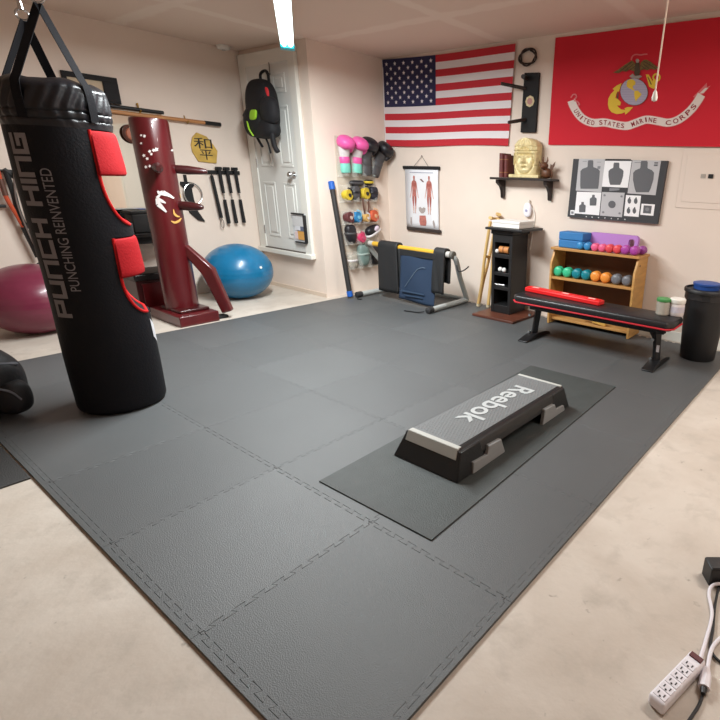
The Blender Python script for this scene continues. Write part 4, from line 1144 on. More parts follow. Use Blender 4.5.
def near_d(px_):
    best = min(range(len(sp)), key=lambda k: abs(sp[k][0]-px_)); return cum[best]
word('UNITED', near_d(68), near_d(160), 0); word('STATES', near_d(176), near_d(294), 0); word('MARINE', near_d(318), near_d(444), 0); word('CORPS', near_d(474), near_d(612), 0)
m.build('lettering', LTR, so, flip=False)
# ================================================================== BLACK PEG BOARD and COIL
pb = thing('peg_board', 'narrow black wall board with angled pegs and a round emblem between the flags', 'wall board', (-.14, YB-.02, 1.6))
m = MB(); m.prism([(-.212, 2.094), (-.062, 2.086), (-.073, 1.618), (-.229, 1.622)], (0, YB-.003, 0), (1, 0, 0), (0, 0, 1), .026); m.build('board', BLACKMAT, pb, bevel=.003)
for a, b in (((-.18, 2.0), (-.31, 2.035)), ((-.17, 1.79), (-.30, 1.73))):
    pass
def peg(p0, p1, r):
    m = MB(); m.tube([p0, p1], [r*1.1, r], 12); m.build('peg', mat('peg_wood', (42, 34, 32), .5), pb)
pA = onY(523, 88.5, YB-.04); qA = onY(501, 83.5, YB-.20)
peg(V((pA.x+.02, YB-.03, pA.z)), qA, .014)
pB = onY(523, 119.5, YB-.04); qB = onY(508.5, 122.5, YB-.20)
peg(V((pB.x+.02, YB-.03, pB.z)), qB, .014)
pC = onY(526, 78, YB-.03); qC = onY(523, 76.5, YB-.12)
peg(V((pC.x, YB-.03, pC.z)), qC, .018)
c = V((-.140, YB-.031, 1.868))
MB().cyl(c, c-V((0, .002, 0)), .046, n=8).build('emblem', mat('emblem_cream', (204, 184, 140), .5, var=.3, vscale=40), pb)
m = MB(); m.cyl(c-V((0, .002, 0)), c-V((0, .0035, 0)), .026, n=20); m.build('emblem_center', mat('emblem_rose', (176, 122, 112), .5), pb)
co = thing('coiled_cord', 'dark coiled cord hung on the wall above the black peg board', 'cord', (-.188, YB-.01, 2.2))
pts = []
for k in range(90):
    a = 2*PI*k/28; r = .075+.012*math.sin(k*.55); pts.append(V((-.188+r*1.05*math.cos(a), YB-.016-.006*math.sin(k*.3)-.0001*k, 2.213+r*.78*math.sin(a))))
MB().tube(pts, .0065, 8).build('coil', mat('cord_dark', (52, 36, 30), .6), co)
MB().cyl((-.188, YB-.001, 2.272), (-.188, YB-.04, 2.276), .005).build('nail', CHROME, co)

# ================================================================== WALL SHELF
SHB = mat('shelf_dark', (38, 28, 26), .4, var=.2, vscale=12)
ws = thing('wall_shelf', 'small dark wooden wall shelf on two brackets between the flags and pedestal', 'shelf', (-.19, YB, 1.1))
zs_ = 1.238
MB().bb(-.475, .185, YB-.145, YB-.002, zs_-.02, zs_).build('board', SHB, ws, bevel=.003)
for x in (-.405, .11):
    m = MB(); m.prism([(YB-.002, zs_-.0205), (YB-.125, zs_-.0205), (YB-.122, zs_-.05), (YB-.07, zs_-.08), (YB-.045, zs_-.12), (YB-.035, zs_-.18), (YB-.015, zs_-.19), (YB-.002, zs_-.16)], (x-.016, 0, 0), (0, 1, 0), (0, 0, 1), .032)
    m.build('bracket', SHB, ws, bevel=.003)
MAR = mat('book_maroon', (98, 40, 38), .5, var=.2, vscale=30); PAGE = mat('pages', (214, 196, 168), .8)
for i, (x0, x1, hgt, lab) in enumerate(((-.375, -.325, .205, 'maroon hardback book standing at the left on the wall shelf'), (-.322, -.282, .19, 'slightly shorter maroon book beside the gold face'))):
    bk = thing('book', lab, 'book', ((x0+x1)/2, YB-.08, zs_))
    m = MB(); y0_, y1_ = YB-.13, YB-.02
    m.bb(x0, x0+.004, y0_, y1_, zs_+.001, zs_+hgt).bb(x1-.004, x1, y0_, y1_, zs_+.001, zs_+hgt)
    m.tube([((x0+x1)/2, y0_+.002, zs_+.001), ((x0+x1)/2, y0_+.002, zs_+hgt)], (x1-x0)/2, 12, flat=1)
    m.build('cover', MAR, bk)
    MB().bb(x0+.004, x1-.004, y0_+.002, y1_-.004, zs_+.005, zs_+hgt-.005).build('pages', PAGE, bk)
    for z in (.04, .15):
        MB().cyl(((x0+x1)/2, y0_+.002, zs_+z), ((x0+x1)/2, y0_+.002, zs_+z+.006), (x1-x0)/2+.001, n=12).build('spine_band', mat('spine_gold', (150, 108, 60), .4), bk)
# gold carved face
GF = mat('face_gold', (218, 200, 150), .42, .15, var=.18, vscale=30, bump=.3, bscale=60)
gf = thing('gold_face_bust', 'gold carved stone face bust in the middle of the wall shelf', 'sculpture', (-.115, YB-.08, zs_))
MB().bb(-.27, .045, YB-.135, YB-.02, zs_+.001, zs_+.03).build('base', GF, gf, bevel=.005)
m = MB()
cx_, z0_, hw, hh = -.115, zs_+.031, .128, .30
def outline(v):  # half width along the height
    return hw*(1 if v < .70 else max(0, 1-((v-.70)/.302)**2.6)**.5)*(.94+.06*min(1, v*5))
def bump_(u, v, cu, cv, ru, rv, a): return a*math.exp(-((u-cu)/ru)**2-((v-cv)/rv)**2)
def fh(u, v):
    h = .05*math.sqrt(max(0, 1-abs(u)**4))
    h += bump_(u, v, 0, .40, .14, .10, .034)+bump_(u, v, 0, .35, .22, .035, .014)           # nose
    h += bump_(u, v, -.33, .50, .15, .03, .012)+bump_(u, v, .33, .50, .15, .03, .012)         # eyes
    h -= bump_(u, v, -.33, .545, .26, .02, .012)+bump_(u, v, .33, .545, .26, .02, .012)
    h += bump_(u, v, 0, .60, .6, .028, .016)                                                  # brow
    h += bump_(u, v, 0, .235, .24, .022, .016)+bump_(u, v, 0, .195, .22, .02, .015)-bump_(u, v, 0, .215, .22, .008, .012)
    h += bump_(u, v, 0, .12, .3, .05, .012)+bump_(u, v, -.45, .30, .2, .12, .012)+bump_(u, v, .45, .30, .2, .12, .012)
    if v > .66: h += .014*(1 if (v < .70 or .78 < v < .82) else .3)+.004*math.sin(u*14)*(v < .95)  # helmet bands
    r = math.sqrt((u/.72)**2+((v-.36)/.36)**2)
    h -= .012*math.exp(-((r-1)/.05)**2)
    if abs(u) > .78 and .25 < v < .6: h += .014
    return h*1.0
nu_, nv_ = 44, 60
m.grid(lambda a, b: V((cx_+(2*a-1)*outline(b), YB-.075-fh(2*a-1, b)*(1 if 0 < a < 1 else 0), z0_+hh*b)), nu_, nv_)
m.grid(lambda a, b: V((cx_+(2*a-1)*outline(b), YB-.075+.045*(1 if 0 < a < 1 else 0), z0_+hh*b)), nu_, nv_)
m.build('face', GF, gf, ang=60)
# dark wooden dragon figure
DW = mat('figurine_wood', (96, 58, 34), .5, var=.35, vscale=40)
dg = thing('dragon_figurine', 'small dark wooden horned dragon figurine at the right end of the wall shelf', 'figurine', (.10, YB-.08, zs_))
m = MB(); m.ell((.095, YB-.075, zs_+.045), (.048, .042, .045), None, 18, 12, 0, lambda p: V((p.x, p.y, max(p.z, -.97))), .85); m.build('body', DW, dg, subsurf=1)
m = MB(); m.ell((.085, YB-.10, zs_+.105), (.032, .036, .032), None, 16, 12); m.ell((.082, YB-.135, zs_+.095), (.018, .022, .015), None, 12, 8); m.build('head', DW, dg, subsurf=1)
for sx in (-1, 1):
    m = MB(); m.tube([(.085+sx*.015, YB-.10, zs_+.12), (.085+sx*.024, YB-.095, zs_+.15), (.085+sx*.02, YB-.09, zs_+.178)], [.009, .007, .002], 8); m.build('horn', DW, dg)
    m = MB(); m.prism([(0, 0), (sx*.04, .05), (sx*.05, .09), (sx*.02, .06), (sx*.005, .07)], (.095+sx*.03, YB-.07, zs_+.05), (1, 0, 0), (0, 0, 1), .008); m.build('wing', DW, dg)
m = MB(); m.tube(bez([(.12, YB-.07, zs_+.02), (.15, YB-.08, zs_+.02), (.15, YB-.085, zs_+.06)], 5), .008, 8); m.build('tail', DW, dg)

# small white plug-in device on the wall with a cord
ol = thing('wall_plug', 'white rounded plug-in device with a cord on the back wall above the pedestal', 'plug', (-.115, YB-.03, .96))
m = MB(); m.ell((-.118, YB-.024, .96), (.042, .022, .065), None, 20, 14, 0, None, .8); m.build('body', mat('plug_white', (232, 230, 238), .4), ol, subsurf=1)
m = MB(); m.cyl((-.118, YB-.046, .955), (-.118, YB-.052, .955), .012); m.build('button', mat('plug_grey', (160, 160, 190), .4), ol)
m = MB(); m.cyl((-.112, YB-.02, 1.015), (-.108, YB-.02, 1.05), .010); m.build('cap', WHITE, ol)
m = MB(); m.tube(bez([(-.09, YB-.015, .99), (-.055, YB-.010, .95), (-.045, YB-.008, .87), (-.06, YB-.008, .78), (-.07, YB-.02, .60)], 6), .004, 6); m.build('cord', WHITE, ol)

# ================================================================== PEDESTAL TOWER
PBK = mat('tower_black', (25, 24, 25), .5, bump=.05)
pd = thing('media_tower', 'black narrow tower pedestal with four open cubbies beside the crutches', 'pedestal', (-.18, 3.55, 0))
tx0, tx1, ty0, ty1 = -.29, -.07, 3.415, 3.68
m = MB()
m.bb(tx0, tx0+.03, ty0, ty1, .025, .75).bb(tx1-.03, tx1, ty0, ty1, .025, .75).bb(tx0+.03, tx1-.03, ty1-.02, ty1, .025, .75)
m.build('body', PBK, pd, bevel=.003)
for z0_, z1_ in ((.025, .10), (.245, .275), (.378, .408), (.54, .575), (.68, .75)):
    MB().bb(tx0+.03, tx1-.03, ty0+.002, ty1-.02, z0_, z1_).build('cubby_shelf', PBK, pd, bevel=.002)
MB().bb(tx0-.012, tx1+.012, ty0-.012, ty1+.01, .7505, .79).build('neck', PBK, pd, bevel=.008)
MB().bb(-.335, .065, 3.36, 3.715, .7905, .811).build('top', PBK, pd, bevel=.004)
bd = thing('base_board', 'reddish brown wooden board on the floor under the black tower', 'board', (-.13, 3.45, 0))
MB().bb(-.375, .09, 3.235, 3.705, .001, .022).build('board', mat('board_brown', (86, 46, 34), .45, var=.25, vscale=8, stretch=(1, 6, 1)), bd, bevel=.003)
MB().bb(-.37, .085, 3.24, 3.70, .0221, .0235).build('varnished_top', mat('board_brown2', (92, 50, 36), .4, var=.25, vscale=8, stretch=(1, 6, 1)), bd)
wbx = thing('white_box', 'flat white box lying on top of the black tower', 'box', (-.14, 3.53, .811))
MB().bb(-.295, -.005, 3.42, 3.66, .812, .85).build('tray', mat('box_white', (236, 232, 226), .5), wbx, bevel=.003)
MB().bb(-.30, .0, 3.415, 3.665, .8505, .872).build('lid', mat('box_white', (236, 232, 226), .5), wbx, bevel=.003)
def small(name, label, cat, parts, loc):
    t_ = thing(name, label, cat, loc)
    for nm, mbx, mm in parts: mbx.build(nm, mm, t_, subsurf=0)
    return t_
PW = mat('small_white', (226, 224, 220), .4); ORW = mat('small_orange', (196, 130, 72), .5)
cz = [.5755, .4085, .2755]
small('small_roll', 'tan orange roll in the top cubby of the black tower', 'roll', [('roll', MB().cyl((-.235, 3.47, .61), (-.13, 3.47, .61), .033), ORW), ('band', MB().cyl((-.19, 3.47, .61), (-.18, 3.47, .61), .035), mat('roll_brown', (120, 70, 40), .5))], (-.18, 3.47, cz[0]))
small('white_ball', 'small white ball beside the tan roll in the top cubby', 'ball', [('ball', MB().ell((-.25, 3.44, .5955), (.02, .02, .02)), PW)], (-.25, 3.44, cz[0]))
small('white_ball', 'left of two small white balls in the second cubby', 'ball', [('ball', MB().ell((-.215, 3.45, .4305), (.022, .022, .022)), PW)], (-.215, 3.45, cz[1]))
small('white_ball', 'right of two small white balls in the second cubby', 'ball', [('ball', MB().ell((-.165, 3.44, .4305), (.022, .022, .022)), PW)], (-.165, 3.44, cz[1]))
small('metal_tube', 'short shiny metal tube lying in the third cubby', 'tube', [('tube', MB().cyl((-.26, 3.43, .288), (-.15, 3.44, .288), .0125), CHROME), ('cap', MB().cyl((-.262, 3.43, .288), (-.25, 3.43, .288), .0135), PBK)], (-.2, 3.43, cz[2]))

# ================================================================== CRUTCHES
CRW = mat('crutch_wood', (214, 176, 112), .5, var=.12, vscale=12, stretch=(6, 6, .6)); TIP = mat('crutch_tip', (206, 190, 160), .7)
def crutch(foot, top, out, label):
    foot, top = V(foot), V(top); ax = (top-foot).normalized(); L = (top-foot).length
    out = V(out); out = (out-ax*out.dot(ax)).normalized()
    t_ = thing('crutch', label, 'crutch', foot)
    for s in (-1, 1):
        pts = [foot+ax*.03+out*(s*.010), foot+ax*(L*.28)+out*(s*.013), foot+ax*(L*.5)+out*(s*.042), foot+ax*(L*.72)+out*(s*.058), foot+ax*(L*.97)+out*(s*.064)]
        m = MB(); m.tube(bez(pts, 6), .016, 10); m.build('shaft', CRW, t_)
    g_ = foot+ax*(L*.58); m = MB(); m.tube([g_-out*.06, g_+out*.06], .014, 12); m.build('hand_grip', CRW, t_)
    a_ = foot+ax*L; m = MB(); m.tube([a_-out*.085+ax*.006, a_, a_+out*.085+ax*.006], .019, 12, flat=.8); m.build('underarm_pad', CRW, t_)
    m = MB(); m.tube([foot+ax*.0, foot+ax*.01, foot+ax*.05], [.019, .021, .016], 12); m.build('rubber_tip', TIP, t_)
    m = MB(); b_ = foot+ax*(L*.30); m.tube([b_-out*.03, b_+out*.03], .005, 8); m.build('bolt', CHROME, t_)
crutch((-.553, 3.56, .003), (-.455, 3.66, .86), (-.15, .98, 0), 'left wooden crutch leaning on the back wall beside the black tower')
crutch((-.452, 3.59, .003), (-.405, 3.66, .90), (-.66, .75, 0), 'wooden crutch leaning on the wall closest to the black tower')

# ================================================================== WOODEN SHELF UNIT
OAK = mat('oak', (196, 148, 84), .5, var=.14, vscale=7, stretch=(1, 1, 5)); OAKH = mat('oak_flat', (190, 140, 80), .5, var=.14, vscale=7, stretch=(.6, 6, 6)); OAKD = mat('oak_back', (108, 72, 44), .6, var=.15, vscale=8)
su = thing('shelf_unit', 'low light wood shelf unit with dumbbells against the back wall', 'shelf', (.68, 3.6, 0))
ux0, ux1, uy0, uy1 = .295, 1.075, 3.475, 3.73
for x in (ux0, ux1-.02):
    m = MB(); m.prism([(uy0+.01, .002), (uy0, .40), (uy0, .55), (uy0+.035, .615), (uy0+.05, .66), (uy1, .66), (uy1, .002)], (x, 0, 0), (0, 1, 0), (0, 0, 1), .02)
    m.build('side_panel', OAK, su, bevel=.003)
MB().bb(ux0-.01, ux1+.012, uy0+.012, uy1, .6605, .682).build('top', OAKH, su, bevel=.003)
MB().bb(ux0+.02, ux1-.02, uy1-.012, uy1, .03, .66).build('back_panel', OAKD, su)
MB().bb(ux0+.02, ux1-.02, uy0+.004, uy1-.012, .410, .430).build('shelf', OAKH, su, bevel=.002)
MB().bb(ux0+.02, ux1-.02, uy0+.13, uy0+.15, .43, .485).build('rail', OAKH, su, bevel=.002)
MB().bb(ux0+.02, ux1-.02, uy0+.05, uy1-.012, .035, .055).build('shelf', OAKH, su, bevel=.002)
MB().cyl((ux1, uy0+.08, .60), (ux1+.004, uy0+.08, .60), .008).build('screw_cap', mat('cap_brown', (110, 70, 40), .5), su)
# dumbbells: rounded heads on a short handle, lying front to back
def dumbbell(x, y, z, r, L, rgb, label, group, key):
    mm = mat('db_'+key, rgb, .4, var=.04)
    t_ = thing('dumbbell', label, 'dumbbell', (x, y, z), group)
    prof = lambda s: [(r*.35, 0), (r*.80, .004), (r*.98, r*.35), (r, r*.6), (r*.98, r*.85), (r*.8, r*1.2), (r*.4, r*1.25)]
    MB().lathe(prof(1), (x, y-L/2, z+r+.001), 24, (0, 1, 0)).build('head', mm, t_, ang=50)
    MB().lathe(prof(1), (x, y+L/2, z+r+.001), 24, (0, -1, 0)).build('head', mm, t_, ang=50)
    MB().cyl((x, y-L/2+r, z+r+.001), (x, y+L/2-r, z+r+.001), r*.42).build('handle', mm, t_)
zz = .4305
mid = [(.353, (60, 190, 140), 'green', 'outer green'), (.444, (60, 190, 140), 'green', 'inner green'), (.535, (20, 128, 142), 'teal', 'outer teal'), (.624, (20, 128, 142), 'teal', 'inner teal'),
       (.712, (240, 150, 62), 'orange', 'outer orange'), (.803, (240, 150, 62), 'orange', 'inner orange'), (.899, (112, 114, 120), 'grey', 'inner grey'), (.993, (112, 114, 120), 'grey', 'outer grey')]
LBM = ['green dumbbell at the left end of the middle shelf', 'green dumbbell on the middle shelf next to the teal pair', 'teal dumbbell next to the green pair on the middle shelf', 'teal dumbbell next to the orange pair on the middle shelf',
       'orange dumbbell next to the teal pair on the middle shelf', 'orange dumbbell next to the grey pair on the middle shelf', 'grey dumbbell next to the orange pair on the middle shelf', 'grey dumbbell at the right end of the middle shelf']
for (x, rgb, key, _), lb in zip(mid, LBM):
    dumbbell(x, uy0+.065, zz, .043, .08, rgb, lb, 'dumbbells on the middle shelf', key)
topd = [(.556, (54, 134, 190), 'blue', 'small blue dumbbell on the shelf top beside the foam block'), (.622, (54, 134, 190), 'blue', 'small blue dumbbell on the shelf top beside the pink pair'),
        (.690, (232, 96, 140), 'pink', 'pink dumbbell on the shelf top next to the blue pair'), (.755, (232, 96, 140), 'pink', 'pink dumbbell on the shelf top next to the coral pair'),
        (.818, (224, 74, 84), 'coral', 'coral red dumbbell next to the pink pair on the shelf top'), (.886, (224, 74, 84), 'coral', 'coral red dumbbell next to the purple ones on the shelf top'),
        (.955, (172, 70, 160), 'purple', 'purple dumbbell next to the coral pair on the shelf top'), (1.03, (172, 70, 160), 'purple', 'larger purple dumbbell near the right end of the shelf top')]
for x, rgb, key, lb in topd:
    dumbbell(x, uy0+.052, .6825, .032 if key in ('blue', 'pink') else .034 if key == 'coral' else .037, .072, rgb, lb, 'dumbbells on the shelf top', key)
dumbbell(1.055, uy0+.15, .6825, .034, .072, (150, 66, 146), 'purple dumbbell tucked behind the others at the right end of the shelf top', 'dumbbells on the shelf top', 'purple2')
YB_ = mat('block_blue', (48, 118, 178), .65, bump=.1, bscale=150)
for k, lb in enumerate(('lower blue foam block on the left of the shelf top', 'upper blue foam block stacked on the lower one')):
    yb = MB().box((.455, 3.60, .6825+.033+k*.0665), (.235, .15, .065), rotz(-.06+.03*k)).build('yoga_block', YB_, bevel=.008, seg=3)
    tag(yb, lb, 'yoga block')
m = MB(); w, h, r = .42, .135, .04
def rr(cx, cz, w, h, r, n=6):
    out = []
    for (sx, sz, a0) in ((1, 1, 0), (-1, 1, PI/2), (-1, -1, PI), (1, -1, 1.5*PI)):
        for k in range(n+1):
            a = a0+PI/2*k/n; out.append((cx+sx*(w/2-r)+r*math.cos(a), cz+sz*(h/2-r)+r*math.sin(a)))
    return out
kp_ = thing('kneeling_pad', 'purple foam kneeling pad with a handle slot on the shelf unit top', 'pad', (.79, 3.69, .683))
outer = rr(.775, .683+.068, .44, .136, .03); inner = rr(.94, .683+.064, .05, .085, .02)
def ringpts(pl, y): return [V((x, y+(z-.683)*.12, z)) for x, z in pl]
n = len(outer)
m.rings([ringpts(outer, 3.655), ringpts(outer, 3.693)], cap0=False, cap1=False)
m.rings([ringpts(inner, 3.655), ringpts(inner, 3.693)], cap0=False, cap1=False)
for y in (3.655, 3.693):
    m.rings([ringpts(outer, y), ringpts(inner, y)], cap0=False, cap1=False)
m.build('pad', mat('pad_purple', (180, 124, 200), .6, bump=.1, bscale=120), kp_, ang=50)
# wooden paddle-like piece on the lowest shelf
wp = thing('wooden_paddle', 'light wooden paddle lying on the lowest shelf under the bench', 'paddle', (.75, 3.53, .055))
MB().box((.78, 3.545, .087), (.13, .03, .055), Matrix.Rotation(.12, 3, 'Y')).build('blade', mat('paddle_wood', (216, 166, 82), .5), wp, bevel=.008)
MB().cyl((.72, 3.545, .10), (.59, 3.545, .118), .012).build('handle', mat('paddle_wood2', (206, 160, 90), .5), wp)

# ================================================================== BENCH
BVI = mat('bench_vinyl', (30, 29, 31), .38, bump=.15, bscale=60); BRD = mat('bench_red', (206, 44, 56), .5); BFR = mat('bench_frame', (26, 26, 28), .4, .2)
be = thing('weight_bench', 'flat black weight bench with a red side stripe in front of the shelf unit', 'bench', (.95, 3.03, 0))
bx0, bx1, by0, by1 = .285, 1.585, 2.885, 3.17
def pad_ring(z, ins):
    a, b, c, d, q = bx0+ins, bx1-ins, by0+ins, by1-ins, .05
    return [V(p+(z,)) for p in ((a+q, c), (b-q*.8, c), (b, c+q), (b, d-q), (b-q*.8, d), (a+q, d), (a, d-q), (a, c+q))]
m = MB(); m.rings([pad_ring(.308, .004), pad_ring(.335, 0), pad_ring(.352, .006), pad_ring(.358, .02)]); m.build('pad', BVI, be, bevel=.006, seg=3, ang=50)
m = MB(); m.rings([pad_ring(.298, -.001), pad_ring(.3085, -.003)]); m.build('red_stripe', BRD, be, bevel=.002)
m = MB(); m.rings([pad_ring(.280, .03), pad_ring(.2975, .01)]); m.build('under_board', BFR, be)
MB().bb(.40, 1.50, 3.0, 3.06, .235, .28).build('rail', BFR, be, bevel=.004)
for x, lean in ((.44, .03), (1.465, -.02)):
    m = MB(); m.tube([(x+lean, 3.03, .27), (x+lean*.5, 3.03, .15), (x, 3.03, .04)], [.034, .03, .03], 4); LEGO = m.build('leg', BFR, be, bevel=.004)
    m = MB()
    f = [(2.845, .001), (2.845, .010), (2.93, .028), (3.03, .045), (3.13, .04), (3.21, .020), (3.225, .001)]
    m.prism(f, (x-.042, 0, 0), (0, 1, 0), (0, 0, 1), .084); m.build('foot', BFR, be, bevel=.004)
    for z in (.19, .05):
        MB().cyl((x-.03, 3.0, z), (x-.03, 2.985, z), .011).build('bolt', CHROME, LEGO)
MB().box((1.475, 2.998, .13), (.02, .004, .05)).build('leg_label', mat('label_grey', (176, 168, 168), .5), be)
MB().tube([(1.33, 3.03, .285), (1.40, 3.03, .24), (1.455, 3.03, .16)], .014, 10).build('brace', BFR, be)
rt = thing('red_case', 'long narrow red case lying on the black bench', 'case', (.65, 3.06, .3585))
R_ = rotz(-.105)
c = V((.655, 3.075, .3755))
MB().box(c, (.70, .085, .034), R_).build('body', mat('case_red', (222, 28, 30), .4), rt, bevel=.006)
MB().box(c+R_ @ V((0, 0, .019)), (.68, .05, .006), R_).build('lid_ridge', mat('case_red', (222, 28, 30), .4), rt, bevel=.002)
for q in (-.26, .03, .27):
    MB().box(c+R_ @ V((q, -.01, .0228)), (.06, .022, .0016), R_).build('label_patch', mat('case_label', (236, 190, 180), .5), rt)
# jars on the bench
GRL = mat('lid_green', (70, 140, 76), .5); GLS = mat('jar_clear', (206, 198, 184), .2, trans=.35); 
j1 = thing('jar', 'clear jar with a green lid on the right end of the bench', 'jar', (1.445, 3.085, .3585))
m = MB(); m.lathe([(.044, .3590), (.047, .366)]+[(.047-.002*(k % 2), .372+.008*k) for k in range(10)]+[(.045, .452), (.042, .453)], (1.445, 3.085, 0), 28); J1 = m.build('body', GLS, j1)
m = MB(); m.lathe([(.048, .453), (.049, .456), (.049, .470), (.046, .474), (.004, .475)], (1.445, 3.085, 0), 28); m.build('lid', GRL, j1)
DUK = mat('jar_filling', (150, 140, 126), .7, var=.35, vscale=60)
MB().lathe([(.004, .362), (.039, .363), (.041, .42), (.036, .44), (.004, .444)], (1.445, 3.085, 0), 20).build('contents', DUK, j1)
j2 = thing('jar', 'white lidded jar beside the green lidded jar on the bench end', 'jar', (1.53, 3.125, .3585))
m = MB(); m.lathe([(.048, .3590), (.052, .366), (.052, .435), (.047, .446)], (1.53, 3.125, 0), 28); J2 = m.build('body', mat('jar_white', (214, 204, 202), .35), j2)
m = MB(); m.lathe([(.052, .4465), (.054, .45), (.054, .474), (.05, .478), (.004, .479)], (1.53, 3.125, 0), 28); m.build('lid', WHITE, j2)
m = MB(); m.lathe([(.0525, .385), (.0525, .425)], (1.53, 3.125, 0), 28); m.build('label', mat('jar_label', (196, 190, 200), .5, var=.1, vscale=30), J2)

# ================================================================== TRASH CAN
TCB = mat('can_black', (22, 22, 24), .5, bump=.05)
tc = thing('trash_can', 'tall black round trash can against the back wall beside the bench', 'trash can', (1.655, 3.40, 0))
tcx, tcy = 1.655, 3.40
m = MB(); m.lathe([(.004, .002), (.122, .002), (.125, .008), (.152, .50), (.152, .515), (.146, .515), (.146, .50), (.119, .02), (.004, .018)], (tcx, tcy, 0), 40); TCO = m.build('body', TCB, tc, ang=40)
m = MB(); m.lathe([(.1525, .498), (.162, .500), (.163, .518), (.157, .526), (.147, .526), (.1465, .515)], (tcx, tcy, 0), 40); m.build('rim', TCB, TCO, ang=50)
m = MB(); m.lathe([(.1525, .497), (.1535, .46), (.1545, .454), (.153, .452), (.152, .46), (.1518, .497)], (tcx, tcy, 0), 40); m.build('liner_bag', mat('liner', (30, 30, 32), .35, bump=.4, bscale=30), tc)
bu = thing('blue_tub', 'blue plastic tub sitting in the top of the black trash can', 'tub', (tcx-.01, tcy+.02, .40))
m = MB(); m.lathe([(.004, .365), (.074, .365), (.092, .545), (.092, .557), (.087, .557), (.086, .545), (.069, .375), (.004, .375)], (tcx-.02, tcy+.035, 0), 32); m.build('body', mat('tub_blue', (36, 76, 150), .45), bu, ang=50)
m = MB(); m.lathe([(.092, .543), (.097, .545), (.097, .557), (.092, .559)], (tcx-.02, tcy+.035, 0), 32); m.build('rim', mat('tub_blue', (36, 76, 150), .45), bu)

# ================================================================== TARGET BOARD
tb = thing('target_board', 'black board pinned with grey and white practice targets on the back wall', 'board', (.72, YB-.02, .92))
tq = [onY(x, y, YB-.002) for x, y in ((575, 159), (669, 161), (658.5, 224), (569, 216.5))]
m = MB(); m.prism([(p.x, p.z) for p in tq], (0, YB-.002, 0), (1, 0, 0), (0, 0, 1), .03)
m.build('panel', mat('board_charcoal', (60, 60, 63), .7), tb)
yt = YB-.0335
def tp(x, y, lay=0): 
    p = onY(570+x/7.2, 155+y/7.2, YB-.032); return V((p.x, yt-lay*.0012, p.z))
TW = mat('target_white', (244, 242, 243), .6); TG = mat('target_grey', (190, 188, 190), .6); TD = mat('target_dark', (96, 96, 100), .6); TL_ = mat('target_line', (130, 130, 134), .6)
def sheet(corners, base, shapes, name='target_sheet'):
    m = MB(); f = [tp(*p) for p in corners]
    m.add(f+[V((p.x, YB-.0322, p.z)) for p in f], [[0, 1, 2, 3], [4, 7, 6, 5], [0, 4, 5, 1], [1, 5, 6, 2], [2, 6, 7, 3], [3, 7, 4, 0]], 0)
    for pts, k in shapes: m.poly([tp(x, y, 1+.5*(k == 2)) for x, y in pts], k)
    m.build(name, [base, TD, TL_], tb, flip=False)
def sil(cx, top, w, h, sk=0, neck=.22, taper=.0):
    """head and torso silhouette; w full width, h full height"""
    hw_ = w/2; hn = hw_*neck*1.3
    pts = [(-hn*.8, 0), (hn*.8, 0), (hn, .05), (hn, .20), (hn*1.1, .24), (hw_*.8, .30), (hw_, .38), (hw_*.98, .60), (hw_*(.95-taper), .88), (hw_*(.9-taper*1.6), 1.0), (-hw_*(.9-taper*1.6), 1.0), (-hw_*(.95-taper), .88), (-hw_*.98, .60), (-hw_, .38), (-hw_*.8, .30), (-hn*1.1, .24), (-hn, .20), (-hn, .05)]
    return [(cx+x-sk*t*h, top+t*h) for x, t in pts]
def ell2(cx, cy, rx, ry, n=20): return [(cx+rx*math.cos(2*PI*k/n), cy+ry*math.sin(2*PI*k/n)) for k in range(n)]
sheet([(66, 28), (252, 30), (226, 268), (42, 256)], TG, [(sil(150, 38, 140, 205, .05), 1), ([(92, 45), (122, 45), (121, 48), (92, 48)], 2), ([(200, 80), (222, 80), (218, 100), (198, 100)], 2), ([(195, 50), (225, 50), (224, 53), (195, 53)], 2)])
sheet([(252, 42), (444, 44), (416, 236), (230, 228)], TW, [(sil(336, 55, 108, 160, .06, .3, .15), 1)])
sheet([(450, 38), (656, 40), (616, 290), (414, 276)], TG, [(sil(536, 42, 150, 226, .06, .26, .18), 1), ([(608, 52), (636, 52), (634, 62), (607, 62)], 1), ([(606, 68), (633, 68), (631, 80), (604, 80)], 1), ([(465, 52), (510, 52), (510, 56), (465, 56)], 2)])
sheet([(50, 264), (226, 270), (210, 434), (34, 420)], TW, [(sil(170, 286, 50, 78, .05, .3), 1), (sil(92, 338, 48, 74, .05, .3), 1)])
sheet([(232, 266), (394, 272), (374, 448), (216, 436)], TG, [(ell2(303, 356, 27, 27), 1)]+[(ell2(x, y, 9, 8, 10), 2) for x, y in ((250, 290), (372, 298), (240, 412), (358, 420))])
sheet([(404, 288), (512, 294), (494, 446), (388, 438)], TW, [(ell2(x, y, 13, 20), 1) for x, y in ((428, 330), (474, 332), (422, 402), (464, 402))]+[(ell2(x, y, 5, 7, 8), 1) for x, y in ((431, 308), (477, 311), (425, 380), (467, 381))])
sheet([(516, 350), (612, 356), (600, 438), (506, 430)], TW, [([(532, 362), (590, 366), (582, 422), (526, 418)], 1), (ell2(557, 391, 15, 14, 16), 2), (ell2(557, 391, 5, 5, 10), 1)])
sheet([(4, 396), (34, 398), (32, 432), (2, 430)], TW, [([(10, 405), (28, 406), (27, 424), (9, 423)], 2)])
m = MB()
m.poly([tp(x, y) for x, y in ((285, 238), (358, 240), (356, 254), (283, 260))])
m.build('clip', TL_, tb, flip=False)
for k, x in enumerate((118, 160, 206, 252, 298, 346, 396)):
    m = MB(); m.poly([tp(a, b, .5) for a, b in ell2(x, 444+k*3.2, 4, 4, 8)]); m.build('pin', TW, tb, flip=False)
